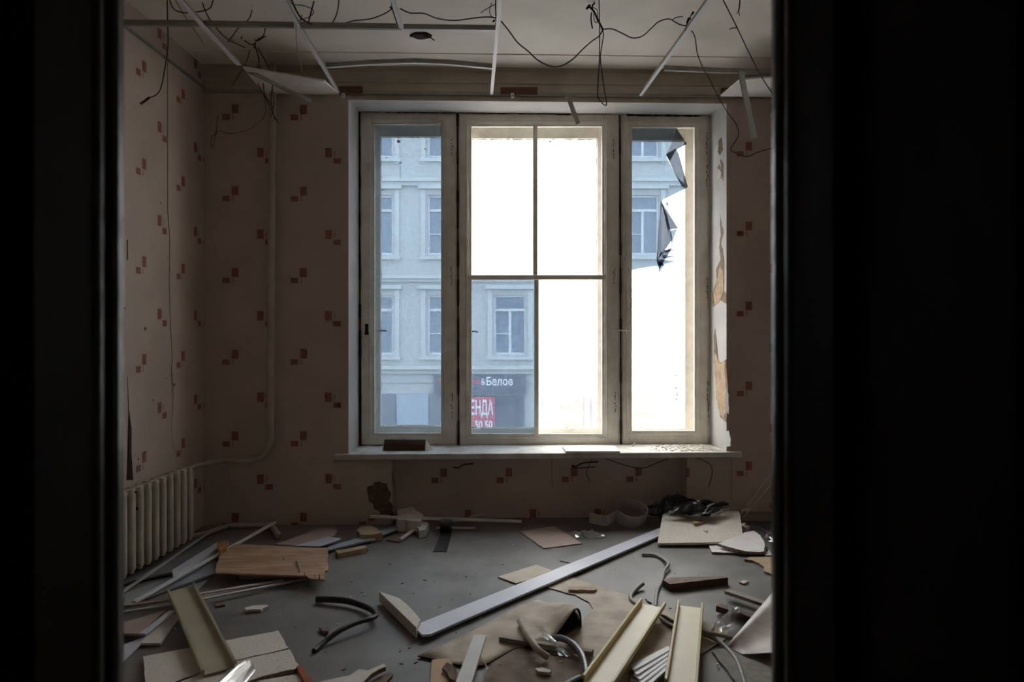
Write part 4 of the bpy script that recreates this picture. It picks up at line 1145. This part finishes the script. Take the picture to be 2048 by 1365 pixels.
# hose and shards
mb = MB()
mb.tube([fl(634, 1199, .02), fl(665, 1200, .03), fl(695, 1203, .03), fl(725, 1212, .03), fl(745, 1222, .035), fl(752, 1232, .04), fl(742, 1238, .05), fl(712, 1247, .05), fl(680, 1262, .045), fl(655, 1280, .025), fl(638, 1294, .015), fl(628, 1303, .013)], [.018, .018, .018, .017, .015, .014, .013, .013, .013, .013, .013, .013], 9)
tag(mb.build('rubber_hose', M['black_rubber'], smooth=True), 'black rubber hose bent in a hook on the bare floor', 'hose')
slab('shard', [(638, 1254), (648, 1257), (660, 1255), (657, 1263), (644, 1262)], M['wood_brown'], 'small curved dark shard inside the hose bend', 'shard', .02, .015)
slab('shard', [(489, 1216), (505, 1212), (534, 1210), (537, 1213), (526, 1217), (523, 1220), (508, 1219), (492, 1221)], M['gypsum'], 'small splintered grey shard beside the white lath tips', 'shard', .02, .014, jag=.002)
slab('shard', [(430, 1209), (445, 1207), (450, 1210), (432, 1213)], M['wood_brown'], 'small reddish shard beside the greenish channel', 'shard', .012, .01)
slab('torn_board', [(640, 1364), (672, 1357), (700, 1351), (718, 1339), (735, 1342), (768, 1328), (772, 1334), (757, 1340), (742, 1349), (720, 1372), (640, 1390)], [M['gypsum'], M['gypsum_edge']], 'torn strip of plasterboard paper beyond the orange angle strip', 'board', .045, .02, jag=.003, seed=6, side=1)
slab('wood_scrap', [(735, 1366), (780, 1345), (786, 1350), (750, 1390)], M['wood_brown'], 'thin brown wood scrap behind the torn plasterboard strip', 'wood', .012, .01)
# back left
slab('hardboard', [(552, 1089), (640, 1057), (668, 1056), (674, 1062), (668, 1073), (600, 1092)], M['plywood_pink'], 'pinkish brown hardboard sheet behind the plywood panel', 'board', .03, .008, jag=.004)
slab('panel_board', [(590, 1092), (655, 1074), (681, 1077), (678, 1080), (640, 1093)], M['lavender_metal'], 'pale lavender sheet on the pinkish hardboard', 'sheet', .038, .006)
slab('long_strip', [(656, 1101), (656, 1095), (672, 1089), (730, 1071), (800, 1050), (842, 1037), (838, 1041), (745, 1079)], M['blue_grey_panel'], 'long blue grey strip pointing from the plywood to the wall foot', 'strip', .03, .012)
slab('wood_block', [(671, 1102), (728, 1091), (734, 1096), (676, 1108)], M['wood_light'], 'small light wooden block on the bare floor beside the plywood panel', 'block', .035, .033, jag=.002)
slab('plaster_chunk', [(714, 1062), (722, 1054), (740, 1050), (755, 1058), (765, 1066), (740, 1070), (720, 1070)], M['wood_light'], 'yellowish plaster lump at the wall foot behind the long strip', 'chunk', .06, .055, jag=.008, seed=3)
slab('plaster_chunk', [(752, 1074), (765, 1070), (768, 1074), (757, 1077)], M['wood_light'], 'tiny yellowish plaster chip below the long strip', 'chunk', .012, .01)
lath('lath', fl(800, 1082, .012), fl(842, 1053, .03), .022, .014, M['white_lath'], 'short white lath at the wall foot below the broken brickwork')
slab('plaster_chunk', [(833, 1052), (850, 1044), (858, 1048), (852, 1060), (838, 1062)], M['gypsum'], 'pale plaster chunk at the end of the short white lath', 'chunk', .06, .055, jag=.006, seed=9)
slab('plaster_chunk', [(795, 1020), (822, 1014), (846, 1030), (840, 1044), (796, 1040)], M['gypsum'], 'big grey plaster chunk leaning below the broken brickwork', 'chunk', .10, .09, jag=.012, seed=10)
slab('dark_offcut', [(772, 1080), (820, 1058), (838, 1062), (798, 1084)], M['wood_brown'], 'dark brown offcut between the long strip and the short lath', 'offcut', .012, .01)
lath('lath', P(740, 1037, 5.18), P(1043, 1046, 5.22), .016, .020, M['white_lath'], 'very long white lath lying across the heap along the window wall')
lath('lath', fl(905, 1047, .05), P(968, 1029, 5.38), .020, .012, M['grey_lath'], 'grey lath slanting up from the heap to the niche wall')
lath('lath', fl(872, 1058, .015), fl(951, 1058, .015), .022, .012, M['white_lath'], 'short white lath behind the black rubber strip')
mb = MB()
st = [(866, 893, 1104, .004), (873, 898, 1088, .004), (879, 902, 1073, .008), (882, 904, 1060, .02), (882, 902, 1050, .05), (881, 900, 1044, .07)]
for i in range(len(st) - 1):
    a, b = st[i], st[i + 1]
    t_ = [fl(a[0], a[2], a[3]), fl(a[1], a[2], a[3]), fl(b[1], b[2], b[3]), fl(b[0], b[2], b[3])]
    mb.hexa([p - Vector((0, 0, .004)) for p in t_], t_)
c0, c1 = fl(881, 1052, .055), fl(901, 1052, .055)
mb.tube([c0, c1], .045, 14)
tag(mb.build('rubber_strip', M['black_rubber']), 'black rubber strip unrolling onto the floor below the window', 'strip')
# middle back
slab('hardboard', [(1040, 1064), (1074, 1058), (1108, 1053), (1165, 1087), (1087, 1097)], M['plywood_pink'], 'beige hardboard sheet lying under the window niche', 'board', .008, .007, jag=.003)
crumple('plastic_bag', [(1142, 1066), (1200, 1063), (1209, 1076), (1152, 1080)], .004, .022, M['clear_plastic'], 'crumpled clear plastic bag beside the beige hardboard', 'plastic', 8, 4)
# curled foam band
def ribbon(name, path, hv, th, m, label, cat):
    """path of (base point); hv height vectors"""
    mb = MB(); pts = [Vector(p) for p in path]
    out, hs = [], []
    for i in range(len(pts) - 1):
        p0 = pts[max(i - 1, 0)]; p1 = pts[i]; p2 = pts[i + 1]; p3 = pts[min(i + 2, len(pts) - 1)]
        for k in range(5):
            t = k / 5
            out.append(0.5 * ((2 * p1) + (p2 - p0) * t + (2 * p0 - 5 * p1 + 4 * p2 - p3) * t * t + (3 * p1 - p0 - 3 * p2 + p3) * t ** 3))
            hs.append(Vector(hv[i]).lerp(Vector(hv[i + 1]), t))
    out.append(pts[-1]); hs.append(Vector(hv[-1]))
    rows = []
    for i, p in enumerate(out):
        d = (out[min(i + 1, len(out) - 1)] - out[max(i - 1, 0)]).normalized()
        nrm = d.cross(hs[i]).normalized() * th
        rows.append([p, p + hs[i], p + hs[i] + nrm, p + nrm])
    s = 0
    for r_ in rows: mb.v += [tuple(q) for q in r_]
    for i in range(len(rows) - 1):
        for k in range(4):
            k2 = (k + 1) % 4
            mb.f.append((4 * i + k, 4 * i + k2, 4 * i + 4 + k2, 4 * i + 4 + k)); mb.m.append(0); mb.uv.append(None)
    mb.f += [(3, 2, 1, 0), tuple(4 * (len(rows) - 1) + k for k in range(4))]; mb.m += [0, 0]; mb.uv += [None, None]
    return tag(mb.build(name, m, smooth=True), label, cat)
ax = Vector((.10, -.42, .90)).normalized()
e1 = Vector((1, 0, 0)); e1 = (e1 - ax * e1.dot(ax)).normalized(); e2 = ax.cross(e1)
cc = fl(1262, 1058, 0) + Vector((0, .10, .052))
path = [fl(1178, 1046, .03), fl(1196, 1050, .03), fl(1212, 1052, .03)]
for k in range(10):
    t = math.radians(205 + 38 * k)
    path.append(cc + e1 * .130 * math.cos(t) + e2 * .105 * math.sin(t))
ribbon('foam_band', path, [(.01, .01, .075)] * 2 + [(.01, -.03, .085)] + [tuple(ax * .105)] * 10, .005, M['foam_white'], 'off white foam band curled into a loop below the niche', 'band')
# foil heap
crumple('foil_sheet', [(1288, 1025, .10), (1345, 990, .26), (1400, 1010, .20), (1330, 1045, .06)], .1, .045, M['foil_dark'], 'crumpled dark foil heaped in the niche corner behind the foam band', 'foil', 9, 11)
crumple('foil_sheet', [(1330, 1032, .13), (1375, 1002, .22), (1460, 1010, .19), (1420, 1036, .135)], .1, .030, M['foil_dark'], 'crumpled dark foil lying on the back edge of the fallen tile', 'foil', 10, 12)
crumple('foil_sheet', [(1292, 1015, .14), (1320, 1008, .15), (1330, 1022, .12), (1300, 1028, .11)], .1, .018, M['clear_plastic'], 'shiny clear film scrap on the dark foil', 'foil', 7, 13)
crumple('foil_sheet', [(1410, 1030, .125), (1440, 1022, .15), (1460, 1020, .15), (1430, 1034, .12)], .1, .018, M['clear_plastic'], 'shiny clear film scrap on the tile corner', 'foil', 7, 14)
slab('fallen_tile', [(1315, 1087, .03), (1325, 1030, .115), (1335, 1024, .125), (1478, 1023, .125), (1480, 1030, .115), (1487, 1082, .045), (1400, 1086, .035)], [M['tile_speckle'], M['gypsum']], 'large speckled ceiling tile propped on the foil below the torn-film casement', 'tile', .04, .016, side=1)
for q, lab in (([(1384, 1043, .105), (1404, 1041, .105), (1406, 1045, .10), (1388, 1048, .10)], 'small tan curl of paper on the fallen tile'), ([(1407, 1060, .075), (1415, 1059, .075), (1412, 1064, .07)], 'tiny white chip on the fallen tile')):
    slab('paper_curl', [(a, b, z + .003) for a, b, z in q], M['plywood'] if 'tan' in lab else M['tile_white'], lab, 'chip', .1, .012)
slab('broken_board', [(1418, 1091), (1470, 1088), (1533, 1098), (1531, 1107), (1424, 1105)], [M['tile_white'], M['gypsum_edge']], 'flat white plasterboard piece under the broken one', 'board', .016, .014, side=1, jag=.002)
slab('broken_board', [(1436, 1088, .05), (1488, 1066, .06), (1508, 1062, .06), (1520, 1072, .055), (1529, 1086, .05), (1528, 1103, .04), (1520, 1105, .04), (1490, 1103, .04), (1466, 1097, .045)], [M['tile_white'], M['gypsum_edge']], 'white plasterboard piece with a jagged brown edge beside the fallen tile', 'board', .05, .018, side=1, jag=.006, seed=4, step=.03)
slab('broken_board', [(1528, 1108), (1538, 1100), (1545, 1111), (1530, 1112)], [M['tile_white'], M['gypsum_edge']], 'small plasterboard chip at the corner of the broken piece', 'board', .012, .01, side=1)
mb = MB(); mb.tube([fl(1483, 1064, .04), fl(1488, 1058, .04)], .045, 12)
tag(mb.build('white_roll', M['foam_white'], smooth=True), 'small white roll behind the fallen tile edge', 'roll')
crumple('plastic_bag', [(1515, 1075, .02), (1545, 1062, .03), (1575, 1070, .02), (1560, 1092, .02)], .02, .030, M['clear_plastic'], 'crumpled clear plastic sheet behind the jagged plasterboard', 'plastic', 9, 6)
wire('cable', [fl(1490, 1050, .10), fl(1508, 1052, .09), fl(1530, 1062, .07), fl(1560, 1080, .05)], .006, M['wire_black'], 'dark cable lying over the clear plastic sheet', 'cable')
slab('torn_board', [(1489, 1119), (1500, 1115), (1560, 1113), (1570, 1155), (1545, 1150), (1528, 1143), (1528, 1134), (1518, 1127), (1505, 1121)], [M['wood_light'], M['gypsum_edge']], 'beige fibreboard with a ragged dark edge near the door jamb', 'board', .016, .013, side=1, jag=.005, seed=13, step=.03)
slab('shard', [(1478, 1164), (1488, 1161), (1497, 1163), (1488, 1168)], M['rubble'], 'small pale shard on the bare floor below the beige fibreboard', 'shard', .012, .01)
# long metal strip with bent end
bent = empty('metal_strip', fl(1080, 1165))
def addp(name, px, z, th, m):
    o = slab(name, px, m, None, None, z, th, parent=bent); o.location = -bent.location; return o
addp('long_leg', [(842, 1246, .035), (860, 1240, .03), (1320, 1056, .03), (1324, 1070, .03), (900, 1252, .03), (861, 1269, .035), (845, 1270, .04), (836, 1262, .04)], .03, .012, M['lavender_metal'])
addp('bent_leg', [(758, 1184), (778, 1190), (798, 1197), (812, 1208), (828, 1224), (841, 1240), (833, 1256)], .065, .055, M['card_pale'])
tag(bent, 'long pale metal strip across the bare floor with one end bent up', 'strip')
slab('grey_sheet', [(1120, 1122), (1172, 1100), (1205, 1104), (1150, 1128)], M['dark_grey_panel'], 'dark grey thin sheet peeking from under the long metal strip', 'sheet', .006, .005)
slab('paper_sheet', [(996, 1154), (1072, 1130), (1104, 1141), (1056, 1161), (1032, 1167)], M['paper_beige'], 'beige card sheet sticking out behind the long metal strip', 'paper', .010, .006)
slab('lino_sheet', [(1088, 1174), (1122, 1162), (1136, 1153), (1200, 1172), (1265, 1195), (1330, 1222), (1400, 1240), (1455, 1264), (1455, 1276), (1398, 1312), (1320, 1345), (1250, 1400), (1160, 1400), (1110, 1330), (1100, 1290), (1150, 1260), (1186, 1218), (1178, 1205), (1150, 1190), (1137, 1188)], [M['lino_beige'], M['lino_under']], 'large beige linoleum sheet under the yellow channels', 'linoleum', .006, .005, side=1, jag=.003, seed=3, step=.06)
slab('board_scrap', [(1137, 1174), (1190, 1174), (1194, 1178), (1190, 1181), (1138, 1180)], M['wood_light'], 'crumbly chipboard scrap on the beige linoleum', 'wood', .022, .015, jag=.004, seed=3, step=.02)
# linoleum piece with a raised wave at one end, black underneath
mb = MB()
topE = [(835, 1312), (890, 1288), (945, 1262), (1000, 1233), (1040, 1212), (1075, 1200)]
botE = [(870, 1319), (915, 1330), (965, 1332), (985, 1322), (1028, 1298), (1098, 1284)]
V = []
for i in range(6):
    for j in range(6):
        t = j / 5
        V.append(fl(topE[i][0] * (1 - t) + botE[i][0] * t, topE[i][1] * (1 - t) + botE[i][1] * t, .013 + .006 * math.sin(math.pi * t) * i / 5))
front = [(1115, 1266, 3.40), (1128, 1248, 3.41), (1140, 1231, 3.42), (1149, 1219, 3.43), (1156, 1217, 3.45), (1161, 1223, 3.47), (1163, 1236, 3.49), (1163, 1257, 3.50)]
back = [(1085, 1203, 3.82), (1098, 1206, 3.80), (1112, 1206, 3.78), (1125, 1206, 3.76), (1138, 1208, 3.72), (1149, 1212, 3.68), (1157, 1220, 3.64), (1163, 1236, 3.62)]
for f_, b_ in zip(front, back):
    p, q = fl(b_[0], b_[1], .014), P(*f_)
    q.z = max(q.z, .013)
    for j in range(6): V.append(p.lerp(q, j / 5))
mb.v = [tuple(p) for p in V]
for i in range(13):
    for j in range(5):
        a = i * 6 + j; mb.f.append((a, a + 1, a + 7, a + 6)); mb.m.append(0); mb.uv.append(None)
o = mb.build('curled_linoleum', [M['lino_beige'], M['lino_under']], smooth=True)
for p in o.data.polygons: pass
if o.data.polygons[0].normal.z < 0: o.data.flip_normals()
sm = o.modifiers.new('thick', 'SOLIDIFY'); sm.thickness = .006; sm.offset = -1; sm.material_offset = 1; sm.material_offset_rim = 1
tag(o, 'beige linoleum piece with its edge curled up showing a black underside', 'linoleum')
slab('lino_sheet', [(985, 1326), (1030, 1299), (1075, 1289), (1110, 1290), (1180, 1330), (1180, 1400), (955, 1400), (968, 1350)], M['lino_brown'], 'dirty brown linoleum piece beside the wooden rail', 'linoleum', .011, .004, jag=.005, seed=5, step=.05)
slab('orange_board', [(864, 1320), (897, 1317), (904, 1326), (930, 1400), (858, 1400)], M['wood_orange'], 'orange brown board under the white plank', 'board', .022, .012)
slab('bark_scrap', [(884, 1337, .04), (893, 1326, .05), (905, 1330, .05), (915, 1345, .05), (912, 1362, .04), (900, 1358, .04), (893, 1344, .04)], M['lino_brown'], 'torn brown scrap lying on the orange board', 'scrap', .05, .012, jag=.003)
slab('white_plank', [(948, 1270, .04), (972, 1271, .04), (936, 1390, .045), (902, 1390, .045)], M['white_lath'], 'narrow white plank pointing at the curled linoleum', 'plank', .04, .016)
lath('thin_stick', fl(958, 1308, .03), fl(977, 1342, .015), .005, .004, M['string_beige'], 'very thin pale stick leaning on the white plank', 'stick')
lath('wooden_rail', fl(1000, 1282, .016), fl(1186, 1312, .02), .034, .024, M['wood_grey'], 'grey brown wooden rail under the beige hose', 'rail')
mb = MB(); mb.tube([fl(1040, 1243, .04), fl(1050, 1262, .055), fl(1062, 1282, .065), (fl(1078, 1302, .055)), fl(1096, 1315, .03)], .016, 9)
tag(mb.build('hose_piece', M['beige_hose'], smooth=True), 'short beige hose piece crossing the wooden rail', 'hose')
crumple('plastic_wrap', [(1070, 1254, .05), (1084, 1256, .05), (1142, 1316, .03), (1120, 1312, .03)], .05, .010, M['clear_plastic'], 'twisted clear plastic film beside the beige hose piece', 'plastic', 8, 9)
mb = MB(); mb.tube([fl(1106, 1277, .03), fl(1125, 1278, .05), fl(1146, 1289, .06), fl(1163, 1310, .06), fl(1172, 1340, .05), fl(1174, 1385, .04)], .016, 10)
tag(mb.build('grey_conduit', M['dark_grey_hose'], smooth=True), 'dark grey conduit arching beside the slanted yellow channel', 'conduit')
mb = MB(); mb.tube([fl(1105, 1396, .03), fl(1135, 1375, .034), fl(1160, 1362, .034)], .026, 12)
tag(mb.build('hose_end', M['black_rubber'], smooth=True), 'thick black hose end at the foot of the slanted yellow channel', 'hose')
slab('white_chip', [(1070, 1338), (1085, 1336), (1103, 1342), (1098, 1346), (1076, 1343)], M['gypsum'], 'pointed white chip on the dirty brown linoleum', 'chip', .03, .012)
slab('white_chip', [(1162, 1302), (1168, 1300), (1187, 1309), (1182, 1314)], M['card_pale'], 'oblong pale chip between conduit and slanted yellow channel', 'chip', .016, .010)
# yellow channels
channel('plastic_channel', fl(1306, 1214, .055), fl(1196, 1375, .055), .125, .036, M['yellow_plastic'], 'yellow plastic channel lying slanted over the linoleum', mface=M['yellow_plastic_face'])
channel('plastic_channel', fl(1381, 1216, .055), fl(1362, 1380, .055), .120, .036, M['yellow_plastic'], 'yellow plastic channel lying straight, next to the plastic strips', mface=M['yellow_plastic_face'])
# bundle of white strips between the channels
sheaf = empty('strip_bundle', fl(1300, 1340, 0)); r3 = random.Random(5)
for k in range(16):
    t = k / 15
    a = fl(1262 + 26 * t + r3.uniform(-2, 2), 1335 + 48 * t, .034 + .006 * (k % 3)); b = fl(1338 + 6 * t, 1296 + 36 * t, .034 + .006 * (k % 3))
    mb = MB(); mb.bar(a - sheaf.location, b - sheaf.location, .015, .005); mb.build('strip', M['white_metal'], sheaf)
tag(sheaf, 'sheaf of thin white plastic strips between the two yellow channels', 'strips')
slab('wood_block', [(1258, 1342), (1304, 1346), (1308, 1385), (1262, 1390)], M['wood_brown'], 'brown wooden block under the white strip sheaf', 'block', .03, .03)
wire('cable', [fl(1318, 1229, .02), fl(1335, 1236, .02), fl(1352, 1246, .02), fl(1380, 1258, .02), fl(1405, 1268, .025), fl(1435, 1282, .02), fl(1456, 1300, .015), (fl(1475, 1325, .013)), fl(1492, 1375, .013)], .011, M['grey_cable'], 'grey cable passing under the channels and bending forward', 'cable', None, 8)
wire('cable', [fl(1322, 1238, .012), fl(1345, 1253, .02), fl(1403, 1264, .044), fl(1430, 1269, .04), fl(1466, 1277, .025)], .010, M['grey_cable'], 'second grey cable passing under the channels towards the diffuser', 'cable', None, 8)
wire('cable', [fl(1284, 1110, .012), fl(1303, 1110, .012), fl(1320, 1115, .012), fl(1337, 1128, .03), fl(1329, 1142, .02), (fl(1324, 1162, .012)), fl(1314, 1185, .012), fl(1311, 1215, .012)], .0105, M['grey_cable'], 'grey cable curling on the bare floor behind the channels', 'cable', None, 8)
wire('cable', [fl(1286, 1168, .03), fl(1272, 1180, .015), fl(1262, 1191, .012), fl(1264, 1202, .012), fl(1282, 1215, .012)], .0125, M['grey_cable'], 'short thick grey cable hooked behind the slanted yellow channel', 'cable', None, 8)
wire('wire_scrap', [fl(1292, 1200, .02), fl(1296, 1205, .05), fl(1302, 1208, .02)], .006, M['wire_black'], 'tiny dark wire scrap at the top of the slanted yellow channel', 'wire')
# dark plank
slab('dark_plank', [(1325, 1160), (1345, 1155), (1454, 1153), (1456, 1156), (1340, 1169)], [M['wood_brown'], M['wood_dark']], 'dark brown wooden plank with pointed end on the bare floor', 'plank', .045, .043, side=1)
lath('grey_plank', fl(1453, 1187, .03), fl(1545, 1218, .03), .045, .02, M['wood_grey'], 'grey wooden plank disappearing behind the diffuser panel', 'plank')
lath('dark_batten', fl(1436, 1222, .012), fl(1520, 1250, .012), .05, .035, M['wood_dark'], 'dark wooden batten under the crumpled film', 'batten')
crumple('plastic_wrap', [(1422, 1262, .03), (1468, 1217, .06), (1490, 1216, .06), (1450, 1268, .03)], .04, .018, M['clear_plastic'], 'crumpled clear film lying over the dark batten', 'plastic', 9, 15)
slab('pale_scrap', [(1404, 1243), (1430, 1250), (1420, 1264), (1404, 1262)], M['card_pale'], 'pale card scrap by the straight yellow channel', 'scrap', .016, .006)
slab('carpet_piece', [(1424, 1302), (1446, 1298), (1500, 1296), (1600, 1290), (1620, 1400), (1495, 1400), (1470, 1362)], M['carpet_grey'], 'grey felt piece in front of the diffuser panel', 'felt', .014, .010, jag=.003)
# curved diffuser panel leaning at the right
mb = MB(); V = []
n1, n2 = 8, 8
for i in range(n1 + 1):
    u = i / n1
    e0 = fl(1455, 1290, .03).lerp(P(1560, 1168, 3.75), u)         # upper free edge
    e1 = fl(1485, 1309, .02).lerp(P(1640, 1300, 2.98), u)         # lower edge
    for j in range(n2 + 1):
        v = j / n2
        p = e0.lerp(e1, v); p = p + Vector((.0, .0, -.07 * math.sin(math.pi * v) * (.35 + .65 * u)))
        p.z = max(p.z, .018); V.append(p)
mb.v = [tuple(p) for p in V]
for i in range(n1):
    for j in range(n2):
        a = i * (n2 + 1) + j; mb.f.append((a, a + 1, a + n2 + 2, a + n2 + 1)); mb.m.append(0); mb.uv.append(None)
o = mb.build('diffuser_panel', M['diffuser_plastic'], smooth=True)
sm = o.modifiers.new('thick', 'SOLIDIFY'); sm.thickness = .004
tag(o, 'curved white plastic lamp diffuser leaning near the door jamb', 'diffuser')

# small chips scattered over the floor
r4 = random.Random(99)
chip_me = []
for v in range(5):
    mb = MB(); a = [Vector((math.cos(t) * r4.uniform(.5, 1.2), math.sin(t) * r4.uniform(.4, 1.0), 0)) for t in [k * 2 * math.pi / 6 for k in range(6)]]
    mb.hexa(a, [p * .8 + Vector((0, 0, .5)) for p in a])
    for m in ('rubble', 'wood_brown'):
        o = mb.build('floor_chip', M[m]); chip_me.append((o.data, m)); bpy.data.objects.remove(o)
spots = [(915, 1151, 'wood_brown'), (932, 1154, 'rubble'), (953, 1148, 'wood_brown'), (852, 1141, 'rubble'), (868, 1164, 'wood_brown'), (845, 1180, 'rubble'), (827, 1188, 'rubble'), (852, 1105, 'rubble'), (1052, 1105, 'wood_brown'), (1017, 1084, 'rubble'), (1026, 1090, 'rubble'), (703, 1165, 'wood_brown'), (620, 1170, 'rubble'), (601, 1177, 'rubble'), (700, 1195, 'rubble'), (661, 1206, 'rubble'), (730, 1192, 'rubble'), (724, 1186, 'wood_brown'), (805, 1168, 'wood_brown'), (850, 1162, 'wood_brown'), (675, 1250, 'rubble'), (651, 1306, 'wood_brown'), (688, 1340, 'wood_brown'), (802, 1329, 'wood_brown'), (800, 1304, 'wood_brown'), (818, 1297, 'rubble'), (831, 1327, 'wood_brown'), (912, 1267, 'wood_brown'), (961, 1238, 'rubble'), (788, 1262, 'rubble'), (1349, 1148, 'wood_brown'), (1398, 1151, 'wood_brown'), (1328, 1125, 'wood_brown'), (1415, 1113, 'rubble'), (1486, 1131, 'rubble'), (1340, 1218, 'wood_brown'), (1320, 1270, 'wood_brown'), (1281, 1249, 'wood_brown'), (1435, 1330, 'rubble'), (1437, 1337, 'rubble'), (835, 1226, 'rubble'), (760, 1108, 'rubble'), (1180, 1110, 'rubble'), (990, 1118, 'rubble'), (1005, 1130, 'wood_brown'), (466, 1240, 'rubble'), (440, 1262, 'wood_brown'), (350, 1259, 'rubble'), (1122, 1325, 'rubble'), (1060, 1321, 'wood_brown'), (1070, 1318, 'wood_brown'), (1000, 1330, 'wood_brown'), (1150, 1125, 'rubble'), (1230, 1140, 'rubble'), (1460, 1205, 'rubble'), (905, 1200, 'rubble'), (940, 1190, 'wood_brown'), (880, 1215, 'rubble'), (560, 1230, 'rubble'), (590, 1255, 'wood_brown'), (780, 1130, 'wood_brown'), (820, 1115, 'rubble')]
for i, (x, y, m) in enumerate(spots):
    me = [c for c in chip_me if c[1] == m][i % 5][0]
    o = bpy.data.objects.new('floor_chip', me); COL.objects.link(o)
    s = r4.uniform(.004, .010)
    zz = .012 if (x > 985 and y > 1300) else .0
    o.location = fl(x, y, zz); o.scale = (s * r4.uniform(.8, 1.8), s, s); o.rotation_euler = (0, 0, r4.uniform(0, 3))
    if zz: tag(o, 'tiny %s chip lying on the dirty brown linoleum' % ('pale' if m == 'rubble' else 'brown'), 'chip', 'chips on the brown linoleum')
    elif m == 'rubble': tag(o, 'tiny pale chip scattered on the floor', 'chip', 'pale chips on the floor')
    else: tag(o, 'tiny brown chip scattered on the floor', 'chip', 'brown chips on the floor')
